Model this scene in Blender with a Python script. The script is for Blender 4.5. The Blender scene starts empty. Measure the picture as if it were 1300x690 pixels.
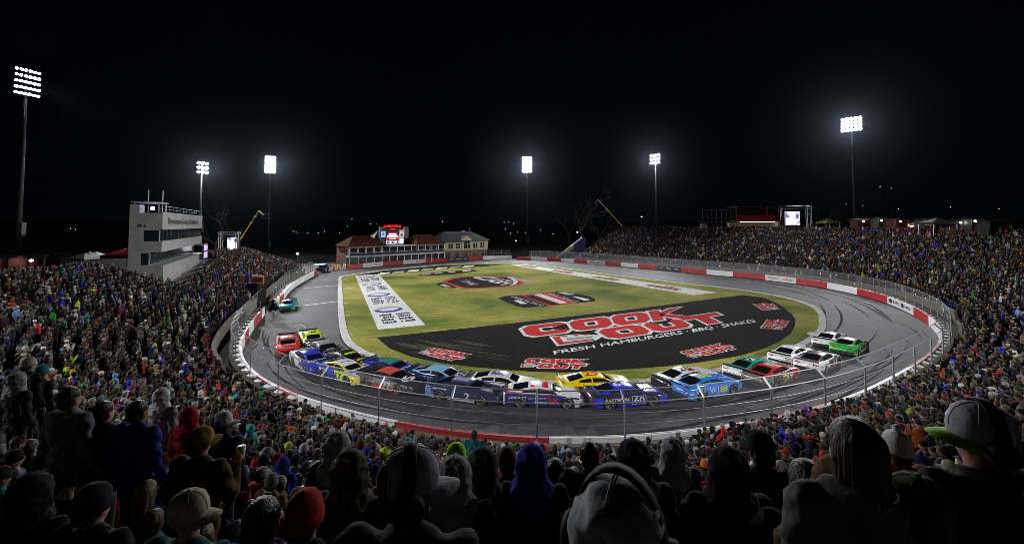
import bpy, math, random
import numpy as np
from mathutils import Vector, Matrix, Euler
from mathutils.geometry import tessellate_polygon
R = math.radians
rng = random.Random(11)
nrng = np.random.default_rng(5)
scene = bpy.context.scene
COL = scene.collection

# ------------------------------------------------------------------ camera geometry
F, H, TH, Y0 = 545.0, 11.3, R(2.5), 285.0
YPP = Y0 - F*math.tan(TH)
def ray(px, py):
    xc = (px-650)/F; yc = (YPP-py)/F
    return Vector((xc, math.cos(TH)-yc*math.sin(TH), math.sin(TH)+yc*math.cos(TH)))
def bp(px, py, z=0.0):
    d = ray(px, py); t = (z-H)/d.z
    return Vector((d.x*t, d.y*t, z))
def bpd(px, py, D):
    d = ray(px, py); t = D/d.y
    return Vector((d.x*t, D, H+d.z*t))
def project(p):
    x, y, z = p[0], p[1], p[2]-H
    dep = y*math.cos(TH)+z*math.sin(TH)
    if dep <= 0.05: return None
    v = -y*math.sin(TH)+z*math.cos(TH)
    return (650+F*x/dep, YPP-F*v/dep, dep)

# ------------------------------------------------------------------ materials
MATS = {}
def nmat(name):
    m = bpy.data.materials.new(name); m.use_nodes = True
    nt = m.node_tree
    b = nt.nodes.get('Principled BSDF')
    return m, nt, b
def mat(name, col, rough=.7, var=.15, scale=3., metal=0., bump=0., bscale=40., coat=0., emit=0., ecol=None, spec=.5):
    if name in MATS: return MATS[name]
    m, nt, b = nmat(name)
    b.inputs['Roughness'].default_value = rough
    b.inputs['Metallic'].default_value = metal
    b.inputs['Coat Weight'].default_value = coat
    b.inputs['Specular IOR Level'].default_value = spec
    c = (*col, 1)
    if var > 0:
        tc = nt.nodes.new('ShaderNodeTexCoord')
        n = nt.nodes.new('ShaderNodeTexNoise'); n.inputs['Scale'].default_value = scale; n.inputs['Detail'].default_value = 5
        nt.links.new(tc.outputs['Object'], n.inputs['Vector'])
        r = nt.nodes.new('ShaderNodeValToRGB')
        r.color_ramp.elements[0].position = .3; r.color_ramp.elements[1].position = .7
        r.color_ramp.elements[0].color = (*[x*(1-var) for x in col], 1)
        r.color_ramp.elements[1].color = (*[min(1, x*(1+var)) for x in col], 1)
        nt.links.new(n.outputs['Fac'], r.inputs['Fac'])
        nt.links.new(r.outputs['Color'], b.inputs['Base Color'])
    else:
        b.inputs['Base Color'].default_value = c
    if bump > 0:
        tc2 = nt.nodes.new('ShaderNodeTexCoord')
        n2 = nt.nodes.new('ShaderNodeTexNoise'); n2.inputs['Scale'].default_value = bscale; n2.inputs['Detail'].default_value = 4
        nt.links.new(tc2.outputs['Object'], n2.inputs['Vector'])
        bu = nt.nodes.new('ShaderNodeBump'); bu.inputs['Strength'].default_value = bump; bu.inputs['Distance'].default_value = .02
        nt.links.new(n2.outputs['Fac'], bu.inputs['Height']); nt.links.new(bu.outputs['Normal'], b.inputs['Normal'])
    if emit > 0:
        b.inputs['Emission Color'].default_value = (*(ecol or col), 1)
        b.inputs['Emission Strength'].default_value = emit
        m.cycles.emission_sampling = 'NONE'
    MATS[name] = m
    return m
def paint(col):
    nm = 'paint_%02x%02x%02x' % tuple(int(max(0, min(1, c))*255) for c in col)
    return mat(nm, col, rough=.19, var=.04, scale=2, coat=0, spec=.28)

WHITE = mat('white_paint', (.78, .78, .78), .55, .08, .6)
REDP = mat('red_wall_paint', (.42, .012, .018), .5, .12, .7)
BLACKP = mat('black_wall_paint', (.018, .018, .02), .5, .1)
CONC = mat('concrete', (.17, .145, .11), .9, .25, .8, bump=.3, bscale=12)
CONCD = mat('bleacher_concrete', (.16, .155, .145), .9, .25, .8)
GALV = mat('galvanised_steel', (.42, .43, .45), .42, .12, 4, metal=.85)
STEEL = mat('dark_steel', (.08, .085, .09), .5, .1, metal=.6)
BLACK = mat('black_plastic', (.012, .012, .013), .5, 0)
RUBBER = mat('tyre_rubber', (.016, .016, .017), .85, .1)
GLASS = mat('tinted_glass', (.006, .007, .009), .07, 0, spec=.3)
NET = mat('dark_window', (.007, .007, .008), .4, 0, spec=.2)

def asphalt_mat():
    m, nt, b = nmat('asphalt')
    g = nt.nodes.new('ShaderNodeTexCoord')
    def noise(s, d=6, vec=None):
        n = nt.nodes.new('ShaderNodeTexNoise'); n.inputs['Scale'].default_value = s; n.inputs['Detail'].default_value = d
        nt.links.new(vec or g.outputs['Object'], n.inputs['Vector']); return n
    n1, n2, n3 = noise(.16), noise(1.7, 8), noise(26, 3)
    mp = nt.nodes.new('ShaderNodeMapping'); mp.inputs['Scale'].default_value = (.25, 2.4, 1); mp.inputs['Rotation'].default_value = (0, 0, R(-12))
    nt.links.new(g.outputs['Object'], mp.inputs['Vector'])
    n4 = noise(.8, 5, mp.outputs['Vector'])
    def mix(a, bb, f, mode='MIX'):
        x = nt.nodes.new('ShaderNodeMix'); x.data_type = 'RGBA'; x.blend_type = mode
        if isinstance(f, float): x.inputs['Factor'].default_value = f
        else: nt.links.new(f, x.inputs['Factor'])
        for s, i in ((a, 6), (bb, 7)):
            if isinstance(s, tuple): x.inputs[i].default_value = s
            else: nt.links.new(s, x.inputs[i])
        return x.outputs[2]
    def ramp(n, p0, p1, c0, c1):
        r = nt.nodes.new('ShaderNodeValToRGB'); e = r.color_ramp.elements
        e[0].position = p0; e[1].position = p1; e[0].color = (*c0, 1); e[1].color = (*c1, 1)
        nt.links.new(n.outputs['Fac'], r.inputs['Fac']); return r.outputs['Color']
    base = ramp(n1, .35, .68, (.048, .048, .052), (.076, .075, .080))
    v = mix(base, ramp(n2, .3, .7, (.68, .68, .68), (1.25, 1.25, 1.25)), .9, 'MULTIPLY')
    v = mix(v, ramp(n4, .35, .7, (.75, .75, .76), (1.2, 1.2, 1.2)), .7, 'MULTIPLY')
    v = mix(v, ramp(n3, .35, .7, (.55, .55, .55), (1.5, 1.5, 1.5)), .9, 'MULTIPLY')
    nt.links.new(v, b.inputs['Base Color'])
    b.inputs['Roughness'].default_value = .74; b.inputs['Specular IOR Level'].default_value = .32
    bu = nt.nodes.new('ShaderNodeBump'); bu.inputs['Strength'].default_value = .35; bu.inputs['Distance'].default_value = .01
    nt.links.new(n3.outputs['Fac'], bu.inputs['Height']); nt.links.new(bu.outputs['Normal'], b.inputs['Normal'])
    return m
def grass_mat():
    m, nt, b = nmat('winter_turf')
    g = nt.nodes.new('ShaderNodeTexCoord')
    def noise(s, d, sc=None, rot=0):
        n = nt.nodes.new('ShaderNodeTexNoise'); n.inputs['Scale'].default_value = s; n.inputs['Detail'].default_value = d
        if sc:
            mp = nt.nodes.new('ShaderNodeMapping'); mp.inputs['Scale'].default_value = sc; mp.inputs['Rotation'].default_value = (0, 0, rot)
            nt.links.new(g.outputs['Object'], mp.inputs['Vector']); nt.links.new(mp.outputs['Vector'], n.inputs['Vector'])
        else: nt.links.new(g.outputs['Object'], n.inputs['Vector'])
        return n
    n1 = noise(.09, 6); n2 = noise(1.2, 7, (.35, 1.6, 1), R(25)); n3 = noise(9, 5)
    r1 = nt.nodes.new('ShaderNodeValToRGB'); e = r1.color_ramp.elements
    e[0].position = .36; e[0].color = (.10, .140, .020, 1); e[1].position = .62; e[1].color = (.31, .282, .070, 1)
    x = e.new(.5); x.color = (.218, .225, .040, 1)
    nt.links.new(n1.outputs['Fac'], r1.inputs['Fac'])
    def mul(a, n, p0, p1, lo, hi, f):
        r = nt.nodes.new('ShaderNodeValToRGB'); q = r.color_ramp.elements
        q[0].position = p0; q[1].position = p1; q[0].color = (*lo, 1); q[1].color = (*hi, 1)
        nt.links.new(n.outputs['Fac'], r.inputs['Fac'])
        mx = nt.nodes.new('ShaderNodeMix'); mx.data_type = 'RGBA'; mx.blend_type = 'MULTIPLY'; mx.inputs['Factor'].default_value = f
        nt.links.new(a, mx.inputs[6]); nt.links.new(r.outputs['Color'], mx.inputs[7]); return mx.outputs[2]
    v = mul(r1.outputs['Color'], n2, .32, .68, (.68, .72, .66), (1.28, 1.24, 1.22), .8)
    v = mul(v, n3, .3, .7, (.55, .58, .5), (1.4, 1.36, 1.3), .8)
    nt.links.new(v, b.inputs['Base Color']); b.inputs['Roughness'].default_value = .95
    b.inputs['Specular IOR Level'].default_value = .05
    bu = nt.nodes.new('ShaderNodeBump'); bu.inputs['Strength'].default_value = .6; bu.inputs['Distance'].default_value = .04
    nt.links.new(n3.outputs['Fac'], bu.inputs['Height']); nt.links.new(bu.outputs['Normal'], b.inputs['Normal'])
    return m
def blackturf_mat():
    m = mat('painted_black_turf', (.0075, .0075, .008), .95, .5, 2.2, bump=.6, bscale=9, spec=.03)
    return m
def fabric_mat(name, kind='plain'):
    m, nt, b = nmat(name)
    oi = nt.nodes.new('ShaderNodeObjectInfo'); tc = nt.nodes.new('ShaderNodeTexCoord')
    n = nt.nodes.new('ShaderNodeTexNoise'); n.inputs['Scale'].default_value = 9; n.inputs['Detail'].default_value = 5
    nt.links.new(tc.outputs['Object'], n.inputs['Vector'])
    r = nt.nodes.new('ShaderNodeValToRGB'); e = r.color_ramp.elements
    e[0].position = .3; e[0].color = (.68, .68, .68, 1); e[1].position = .7; e[1].color = (1.2, 1.2, 1.2, 1)
    nt.links.new(n.outputs['Fac'], r.inputs['Fac'])
    mx = nt.nodes.new('ShaderNodeMix'); mx.data_type = 'RGBA'; mx.blend_type = 'MULTIPLY'; mx.inputs['Factor'].default_value = 1
    nt.links.new(oi.outputs['Color'], mx.inputs[6]); nt.links.new(r.outputs['Color'], mx.inputs[7])
    out = mx.outputs[2]
    if kind == 'camo':
        v = nt.nodes.new('ShaderNodeTexNoise'); v.inputs['Scale'].default_value = 14; v.inputs['Detail'].default_value = 2
        nt.links.new(tc.outputs['Object'], v.inputs['Vector'])
        rr = nt.nodes.new('ShaderNodeValToRGB'); rr.color_ramp.interpolation = 'CONSTANT'; q = rr.color_ramp.elements
        q[0].position = 0; q[0].color = (.012, .013, .008, 1); q[1].position = .44; q[1].color = (.045, .055, .02, 1)
        z = q.new(.54); z.color = (.11, .10, .05, 1); z = q.new(.63); z.color = (.03, .025, .015, 1)
        nt.links.new(v.outputs['Fac'], rr.inputs['Fac']); out = rr.outputs['Color']
    if kind == 'plaid':
        w = nt.nodes.new('ShaderNodeTexChecker'); w.inputs['Scale'].default_value = 16
        nt.links.new(tc.outputs['Object'], w.inputs['Vector']); w.inputs['Color1'].default_value = (.02, .02, .02, 1)
        nt.links.new(mx.outputs[2], w.inputs['Color2']); out = w.outputs['Color']
    if kind == 'hair':
        mp = nt.nodes.new('ShaderNodeMapping'); mp.inputs['Scale'].default_value = (60, 60, 2.5)
        nt.links.new(tc.outputs['Object'], mp.inputs['Vector'])
        n.inputs['Scale'].default_value = 1.5; nt.links.new(mp.outputs['Vector'], n.inputs['Vector'])
    nt.links.new(out, b.inputs['Base Color']); b.inputs['Roughness'].default_value = .42 if kind == 'hair' else .9
    b.inputs['Specular IOR Level'].default_value = .22 if kind == 'hair' else .12
    bu = nt.nodes.new('ShaderNodeBump'); bu.inputs['Distance'].default_value = .03
    bu.inputs['Strength'].default_value = .9 if kind == 'puffer' else .6 if kind == 'hair' else .55
    if kind == 'puffer':
        w = nt.nodes.new('ShaderNodeTexWave'); w.bands_direction = 'Z'; w.inputs['Scale'].default_value = 4.2; w.inputs['Distortion'].default_value = .6
        nt.links.new(tc.outputs['Object'], w.inputs['Vector']); nt.links.new(w.outputs['Fac'], bu.inputs['Height'])
        b.inputs['Roughness'].default_value = .5
    else:
        nb = nt.nodes.new('ShaderNodeTexNoise'); nb.inputs['Scale'].default_value = 11 if kind != 'hair' else 1.5; nb.inputs['Detail'].default_value = 6
        nt.links.new((mp if kind == 'hair' else tc).outputs['Vector' if kind == 'hair' else 'Object'], nb.inputs['Vector'])
        nt.links.new(nb.outputs['Fac'], bu.inputs['Height'])
    nt.links.new(bu.outputs['Normal'], b.inputs['Normal'])
    MATS[name] = m
    return m
FAB = fabric_mat('fabric'); PUFF = fabric_mat('quilted_fabric', 'puffer'); CAMO = fabric_mat('camouflage_fabric', 'camo')
PLAID = fabric_mat('plaid_fabric', 'plaid'); HAIR = fabric_mat('hair', 'hair'); SKIN = fabric_mat('skin')
TROUSER = mat('dark_trousers', (.014, .015, .02), .9, .3, 6)
EYE = mat('eye', (.02, .015, .012), .3, 0)
LIP = mat('lip', (.22, .07, .06), .5, 0)

# ------------------------------------------------------------------ mesh builder
class MB:
    def __init__(s): s.v = []; s.f = []; s.m = []
    def add(s, vs, fs, mi=0):
        o = len(s.v); s.v.extend([tuple(p) for p in vs])
        s.f.extend([tuple(i+o for i in f) for f in fs]); s.m.extend([mi]*len(fs)); return s
    def box(s, c, d, mi=0, rz=0, M=None):
        hx, hy, hz = d[0]/2, d[1]/2, d[2]/2
        pts = [Vector((x*hx, y*hy, z*hz)) for z in (-1, 1) for y in (-1, 1) for x in (-1, 1)]
        if M is not None: pts = [M @ p for p in pts]
        elif rz: Mz = Matrix.Rotation(rz, 3, 'Z'); pts = [Mz @ p for p in pts]
        c = Vector(c); pts = [p+c for p in pts]
        return s.add(pts, [(0, 2, 3, 1), (4, 5, 7, 6), (0, 1, 5, 4), (2, 6, 7, 3), (0, 4, 6, 2), (1, 3, 7, 5)], mi)
    def bbox(s, lo, hi, mi=0):
        return s.box([(a+b)/2 for a, b in zip(lo, hi)], [b-a for a, b in zip(lo, hi)], mi)
    def tube(s, pts, r, n=6, mi=0, cap=True):
        pts = [Vector(p) for p in pts]; k = len(pts)
        rs = r if isinstance(r, (list, tuple)) else [r]*k
        vs = []; fs = []
        for i, p in enumerate(pts):
            t = (pts[min(i+1, k-1)]-pts[max(i-1, 0)])
            if t.length < 1e-9: t = Vector((0, 0, 1))
            t.normalize()
            a = t.cross(Vector((0, 0, 1)));
            if a.length < 1e-3: a = t.cross(Vector((1, 0, 0)))
            a.normalize(); b = t.cross(a)
            for j in range(n):
                an = 2*math.pi*j/n; vs.append(p+(a*math.cos(an)+b*math.sin(an))*rs[i])
        for i in range(k-1):
            for j in range(n):
                fs.append((i*n+j, i*n+(j+1) % n, (i+1)*n+(j+1) % n, (i+1)*n+j))
        if cap: fs.append(tuple(range(n-1, -1, -1))); fs.append(tuple((k-1)*n+j for j in range(n)))
        return s.add(vs, fs, mi)
    def lathe(s, prof, n=16, mi=0, sx=1, sy=1, M=None):
        vs = []; fs = []; k = len(prof)
        for (r, z) in prof:
            for j in range(n):
                a = 2*math.pi*j/n; p = Vector((r*math.cos(a)*sx, r*math.sin(a)*sy, z)); vs.append(M @ p if M is not None else p)
        for i in range(k-1):
            for j in range(n): fs.append((i*n+j, i*n+(j+1) % n, (i+1)*n+(j+1) % n, (i+1)*n+j))
        return s.add(vs, fs, mi)
    def ell(s, c, r, n=12, k=8, mi=0, M=None):
        prof = [(math.sin(math.pi*i/k), -math.cos(math.pi*i/k)) for i in range(k+1)]
        vs = []; fs = []
        for (q, z) in prof:
            for j in range(n):
                a = 2*math.pi*j/n; p = Vector((q*math.cos(a)*r[0], q*math.sin(a)*r[1], z*r[2]))
                if M is not None: p = M @ p
                vs.append(p+Vector(c))
        for i in range(k):
            for j in range(n): fs.append((i*n+j, i*n+(j+1) % n, (i+1)*n+(j+1) % n, (i+1)*n+j))
        return s.add(vs, fs, mi)
    def mesh(s, name, mats, smooth=False):
        me = bpy.data.meshes.new(name); me.from_pydata(s.v, [], s.f)
        for m in (mats if isinstance(mats, (list, tuple)) else [mats]): me.materials.append(m)
        if len(s.m): me.polygons.foreach_set('material_index', np.array(s.m, dtype=np.int32))
        if smooth: me.polygons.foreach_set('use_smooth', np.ones(len(s.f), dtype=bool))
        me.validate(clean_customdata=False); me.update(); return me
    def build(s, name, mats, parent=None, smooth=False, loc=None):
        return link(name, s.mesh(name, mats, smooth), parent, loc)
def link(name, me, parent=None, loc=None):
    o = bpy.data.objects.new(name, me); COL.objects.link(o)
    if parent is not None: o.parent = parent
    if loc is not None: o.location = loc
    return o
def tag(o, label=None, cat=None, group=None, kind=None):
    if label: o['label'] = label
    if cat: o['category'] = cat
    if group: o['group'] = group
    if kind: o['kind'] = kind
    return o
def thing(name, label, cat, loc=(0, 0, 0), rz=0, group=None):
    o = bpy.data.objects.new(name, None); COL.objects.link(o); o.empty_display_size = .3
    o.location = loc; o.rotation_euler = (0, 0, rz)
    return tag(o, label, cat, group)
def struct(o): o['kind'] = 'structure'; return o

# ------------------------------------------------------------------ lettering (converted while the scene is empty)
TXT = {}
def text_geo(s, bold=.0, shear=0.):
    key = (s, bold, shear)
    if key in TXT: return TXT[key]
    cu = bpy.data.curves.new('t', 'FONT'); cu.body = s; cu.offset = bold; cu.shear = shear; cu.resolution_u = 2
    ob = bpy.data.objects.new('t', cu); COL.objects.link(ob)
    dg = bpy.context.evaluated_depsgraph_get(); dg.update()
    me = bpy.data.meshes.new_from_object(ob.evaluated_get(dg), depsgraph=dg)
    v = np.array([p.co[:] for p in me.vertices]) if len(me.vertices) else np.zeros((1, 3)); f = [tuple(p.vertices) for p in me.polygons]
    lo = v.min(0); hi = v.max(0)
    asp = (hi[0]-lo[0])/max(hi[1]-lo[1], 1e-6)
    v = (v-lo)/np.maximum(hi-lo, 1e-6)
    bpy.data.objects.remove(ob); bpy.data.curves.remove(cu); bpy.data.meshes.remove(me)
    TXT[key] = (v[:, :2], f, asp); return TXT[key]

# heavy block letters of the infield logo
def oct_(x0, y0, x1, y1, cx, cy):
    return [(x0+cx, y0), (x1-cx, y0), (x1, y0+cy), (x1, y1-cy), (x1-cx, y1), (x0+cx, y1), (x0, y1-cy), (x0, y0+cy)]
def block_letter(ch, e=0.):
    P = []
    tx, ty = .33, .30
    def ring(skip=()):
        o = oct_(-e, -e, 1+e, 1+e, .16, .22); i = oct_(tx+e*.9, ty+e*.9, 1-tx-e*.9, 1-ty-e*.9, .04, .06)
        for k in range(8):
            if k in skip: continue
            P.append([o[k], o[(k+1) % 8], i[(k+1) % 8], i[k]])
    def rect(x0, y0, x1, y1): P.append([(x0-e, y0-e), (x1+e, y0-e), (x1+e, y1+e), (x0-e, y1+e)])
    if ch == 'O': ring()
    if ch == 'C': ring((2,)); 
    if ch == 'U': ring((4,))
    if ch == 'K':
        rect(0, 0, .32, 1)
        P.append([(.30, .38-e), (.30, .72+e*.5), (.66-e, 1+e), (1.02+e*1.5, 1+e)]); P[-1] = [P[-1][0], P[-1][3], P[-1][2], P[-1][1]]
        P.append([(.30, .62+e), (.30, .34-e*.5), (.74-e, 0-e), (1.22+e*2, 0-e)]); P[-1] = [P[-1][1], P[-1][2], P[-1][3], P[-1][0]]
    if ch == 'T':
        rect(-.04, .68, 1.10, 1); P.append([(.34-e, -e), (.70+e, -e), (.70+e, .70), (.34-e, .70)])
    return P
def quad_map(bl, br, tl, tr):
    bl, br, tl, tr = [Vector(p) for p in (bl, br, tl, tr)]
    def f(u, v): return (bl*(1-u)+br*u)*(1-v)+(tl*(1-u)+tr*u)*v
    return f
# ------------------------------------------------------------------ text prepared first
TEXTS = ['COOK OUT', 'FRESH HAMBURGERS · BBQ · SHAKES', 'Bowman Gray Stadium', 'BOWMAN GRAY', 'NAS', 'CLASH', 'THE', 'NASCAR', 'RACING',
         '88', '60', '24', '22', '2', '19', '11', '9', '20', '16', '5', '3', '6', '77', '43', '21', '17', '48', '4', '42', 'Shell', 'FASTENAL', 'LIBERTY', 'UNIVERSITY',
         'Delaware Life', 'Mobil 1', 'W', 'RACING ELECTRONICS', 'bauer', 'FedEx', 'PENNZOIL']
for _t in TEXTS:
    for _b in (.0, .02): text_geo(_t, _b)
    if _t in ('60', 'FASTENAL', 'CLASH', 'NASCAR', 'RACING', 'THE'): text_geo(_t, .02, .25)

# ------------------------------------------------------------------ contours (metres, from a plan of the oval)
def catmull(P, step=.5, closed=False):
    P = [Vector((p[0], p[1], 0)) for p in P]; n = len(P); out = []
    for i in range(n if closed else n-1):
        p0 = P[(i-1) % n] if closed or i > 0 else P[0]*2-P[1]
        p1 = P[i]; p2 = P[(i+1) % n]; p3 = P[(i+2) % n] if closed or i+2 < n else P[-1]*2-P[-2]
        k = max(2, int((p2-p1).length/step))
        for j in range(k):
            t = j/k
            out.append(.5*((2*p1)+(p2-p0)*t+(2*p0-5*p1+4*p2-p3)*t*t+(3*p1-p0-3*p2+p3)*t**3))
    if not closed: out.append(P[-1])
    return out
def smooth(pts, it=30, closed=False):
    a = np.array([[p.x, p.y] for p in pts])
    for _ in range(it):
        b = a.copy()
        if closed: b = .5*a+.25*(np.roll(a, 1, 0)+np.roll(a, -1, 0))
        else: b[1:-1] = .5*a[1:-1]+.25*(a[:-2]+a[2:])
        a = b
    return a
class Path:
    def __init__(s, pts):
        s.p = np.asarray(pts, float); d = np.linalg.norm(np.diff(s.p, axis=0), axis=1)
        s.s = np.concatenate([[0], np.cumsum(d)]); s.L = s.s[-1]
    def at(s, a): return np.array([np.interp(a, s.s, s.p[:, 0]), np.interp(a, s.s, s.p[:, 1])])
    def tan(s, a, h=1.2):
        d = s.at(min(a+h, s.L))-s.at(max(a-h, 0)); return d/np.linalg.norm(d)
    def out(s, a, h=1.2): t = s.tan(a, h); return np.array([t[1], -t[0]])
    def near(s, x, y):
        q = (s.p[:, 0]-x)**2+(s.p[:, 1]-y)**2; return s.s[int(np.argmin(q))]
    def off(s, a, d): return s.at(a)+s.out(a)*d
L1 = [(-44.5, 98.4), (-43.0, 92.6), (-38.8, 76.7), (-33.7, 63.5), (-32.3, 59.3)]
B1 = [(-31.1, 54.6), (-28.2, 47.6), (-25.4, 41.4), (-22.2, 35.6), (-18.2, 30.6), (-15, 27.9), (-13, 26.4), (-9.1, 24.3), (-6, 22.9), (-2.9, 21.9), (-.5, 21.4), (1.9, 21.2), (4, 21.2),
      (6.9, 21.6), (10.7, 22.4), (14.2, 23.5), (19.1, 25.6), (22.4, 27.5), (28.8, 31.6), (32.6, 34.3), (37.4, 38.1), (42.5, 43.2), (46.8, 48.7), (50.4, 54.6), (54, 62.2), (55.8, 69.8), (56, 76.7),
      (54.5, 82.8), (51.9, 88.6), (48.2, 94), (44, 98.9), (40.3, 103.3), (36.4, 108.7), (29.5, 117), (21.5, 125.4), (14.8, 132.2), (10, 135.6), (1.5, 139.2)]
FAR = [(0, 144), (-9.3, 140.7), (-13.6, 137.6), (-19.9, 133.2), (-25.9, 129), (-31.2, 123.9), (-35.7, 119.2), (-39.2, 113.7), (-41.7, 108.7)]
KERB = [(-36.9, 96.9), (-37.0, 92.5), (-33.9, 84.5), (-23.7, 59.3), (-17.7, 45.2), (-14.8, 40), (-11.5, 36.6), (-6.7, 33.6), (-1.7, 31.6), (2.8, 30.8), (6.1, 30.7), (10.1, 31.3), (14.9, 33), (19.8, 35.4),
        (24.1, 38.1), (27.9, 41.1), (31, 43.9), (33.9, 47), (36.8, 51), (39.6, 55.1), (41.8, 59.8), (42.7, 64.8), (42.1, 69), (40.3, 73.9), (36.7, 79), (32.1, 84.4), (25.3, 93.4), (14.1, 110.7), (4.5, 122.6), (-1.1, 125.4),
        (-9, 126.4), (-19.7, 121.9), (-30, 109.5)]
PIT = Path(smooth(catmull(L1))); WALL = Path(smooth(catmull(B1), 40)); FARW = Path(smooth(catmull(FAR)))
BOWL = Path(smooth(catmull(L1+B1), 60))
kp = smooth(catmull(KERB, .5, True), 8, True); KP = Path(np.vstack([kp, kp[:1]]))

# ------------------------------------------------------------------ ground, track, infield
def sheet(name, poly, z, m, parent=None):
    v = [(p[0], p[1], z) for p in poly]
    tri = tessellate_polygon([[Vector(p) for p in v]])
    b = MB(); b.add(v, tri); return b.build(name, m, parent)
GROUND = mat('dark_ground', (.035, .036, .03), .95, .4, .2)
g = MB()
xs = [-1800, -600, -250, -120, 0, 120, 250, 600, 1800]; ys = [-200, 0, 150, 230, 320, 450, 700, 1100, 1900]
hz = lambda x, y: -.06+max(0, (math.hypot(x, y)-330))*.012
gv = [(x, y, hz(x, y)) for y in ys for x in xs]
g.add(gv, [(j*9+i, j*9+i+1, (j+1)*9+i+1, (j+1)*9+i) for j in range(8) for i in range(8)])
ground = struct(g.build('ground', GROUND, smooth=True)); ground['label'] = 'dark ground and low rising land around the stadium'
ASPH = asphalt_mat()
poly = [WALL.off(a, .4) for a in np.arange(0, WALL.L, 1.)]+[FARW.off(a, .4) for a in np.arange(0, FARW.L, 1.)]+[(-60, 125), (-75, 130), (-60, 100)]+[PIT.off(a, .4) for a in np.arange(0, PIT.L, 1.)]
track = struct(sheet('race_track', poly, 0, ASPH)); track['label'] = 'grey asphalt oval with dark tyre marks and white lines'
LINE = mat('track_line_paint', (.55, .54, .52), .7, .35, 2.5)
MARK = mat('tyre_rubber_mark', (.017, .017, .018), .9, .35, 1.5, spec=.08); MARK2 = mat('dusty_track_mark', (.10, .097, .09), .9, .4, 1.5, spec=.1)
lm = MB(); zc = [.004]
def strip(mb, pts, w, z, mi=0):
    pts = [Vector((p[0], p[1], 0)) for p in pts]; vs = []; n = len(pts)
    for i, p in enumerate(pts):
        t = (pts[min(i+1, n-1)]-pts[max(0, i-1)]).normalized(); nn = Vector((t.y, -t.x, 0))
        ww = w[i] if isinstance(w, (list, np.ndarray)) else w
        vs += [p+nn*ww/2+Vector((0, 0, z)), p-nn*ww/2+Vector((0, 0, z))]
    mb.add(vs, [(2*i, 2*i+1, 2*i+3, 2*i+2) for i in range(n-1)], mi)
for (x0, y0, x1, y1, w) in ((356, 391, 431, 382, .45), (372, 367, 431, 361.5, .35), (380, 357.5, 431, 354, .25)):
    strip(lm, [bp(x0, y0), bp(x1, y1)], w, .004)
strip(lm, [bp(369, 416), bp(380, 411.5)], .16, .004); strip(lm, [bp(380, 411.5), bp(388, 415)], .16, .0045); strip(lm, [bp(375, 416.5), bp(381, 416)], .14, .005)
lm.build('track_line', LINE, track)
tm = MB(); zz = .006
r2 = random.Random(4)
for i in range(54):
    dd = r2.uniform(1.0, 8.6); a0 = r2.uniform(0, WALL.L-25); ln = r2.uniform(4, 26); n = int(ln/.8)+2
    drift = r2.uniform(-1.4, 1.4); w = r2.uniform(.10, .28)
    for sg in ((0, 1.65) if i % 3 == 0 else (0,)):
        pts = [WALL.off(min(a0+ln*j/n, WALL.L-.5), -(dd+sg+drift*(j/n)**2)) for j in range(n+1)]
        pts = [p for p in pts]
        ws = w*np.sin(np.linspace(.25, math.pi-.25, n+1)); zz += .0003
        strip(tm, pts, ws, zz)
o = tm.build('tyre_mark', MARK, track); o['kind'] = 'stuff'
dm = MB()
for (x0, y0, x1, y1, w) in ((985, 506, 1010, 517, .5), (900, 505, 985, 527, .12), (960, 520, 1000, 508, .2), (1085, 463, 1105, 460, .5), (700, 532, 860, 528, .1), (950, 511, 1060, 494, .08), (520, 512, 640, 530, .08)):
    zz += .0003; strip(dm, [bp(x0+(x1-x0)*k/8, y0+(y1-y0)*k/8+(k % 3-1)*.5) for k in range(9)], w*np.sin(np.linspace(.2, 2.94, 9)), zz)
o = dm.build('dust_mark', MARK2, track); o['kind'] = 'stuff'
# kerb
KERBM = mat('kerb_concrete', (.46, .45, .42), .85, .2, 1.2)
kb = MB(); n = len(kp)
kn = [(lambda t: np.array([t[1], -t[0]])/np.linalg.norm(t))(kp[(i+1) % n]-kp[i-1]) for i in range(n)]
vs = []
for i in range(n):
    o_, i_ = kp[i]+kn[i]*.12, kp[i]-kn[i]*.62
    vs += [(o_[0], o_[1], -.02), (*(kp[i]+kn[i]*.05), .10), (*(i_+kn[i]*.03), .11), (i_[0], i_[1], -.02)]
fs = [(4*i+k, 4*((i+1) % n)+k, 4*((i+1) % n)+k+1, 4*i+k+1) for i in range(n) for k in range(3)]
kb.add(vs, fs); kerb = struct(kb.build('kerb', KERBM)); kerb['label'] = 'pale concrete kerb between the asphalt and the infield grass'
GR = grass_mat()
infield = struct(sheet('infield', [kp[i]-kn[i]*.60 for i in range(n)], .05, GR)); infield['label'] = 'yellow green winter grass infield with painted logos'
BT = blackturf_mat(); WT = mat('painted_white_turf', (.60, .60, .60), .9, .26, 3.2, bump=.5, bscale=9, spec=.05); RT = mat('painted_red_turf', (.46, .016, .014), .9, .32, 3.2, bump=.5, bscale=9, spec=.05)
GT = mat('painted_grey_turf', (.30, .31, .32), .9, .25, 1.6, spec=.05); BLT = mat('painted_blue_turf', (.02, .025, .30), .9, .2, 1.6, spec=.05)
Z0 = .050
def px_poly(name, pts, z, m, parent): return sheet(name, [bp(x, y, z)[:2] for x, y in pts], z, m, parent)
blk = px_poly('painted_panel', [(478, 428), (650, 410), (800, 392.5), (943, 374), (971, 378), (986, 384.5), (996, 391), (1005, 398), (1010, 405), (1009, 413), (1004, 423), (990, 433), (970, 442), (940, 451), (892, 459), (846, 464.5), (798, 468), (752, 471), (719, 472.3), (680, 471.5), (650, 469.5), (599, 465), (560, 460.5), (521, 452), (495, 442)], Z0+.004, BT, infield)
blk['label'] = 'large black painted area at the near end'
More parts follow.
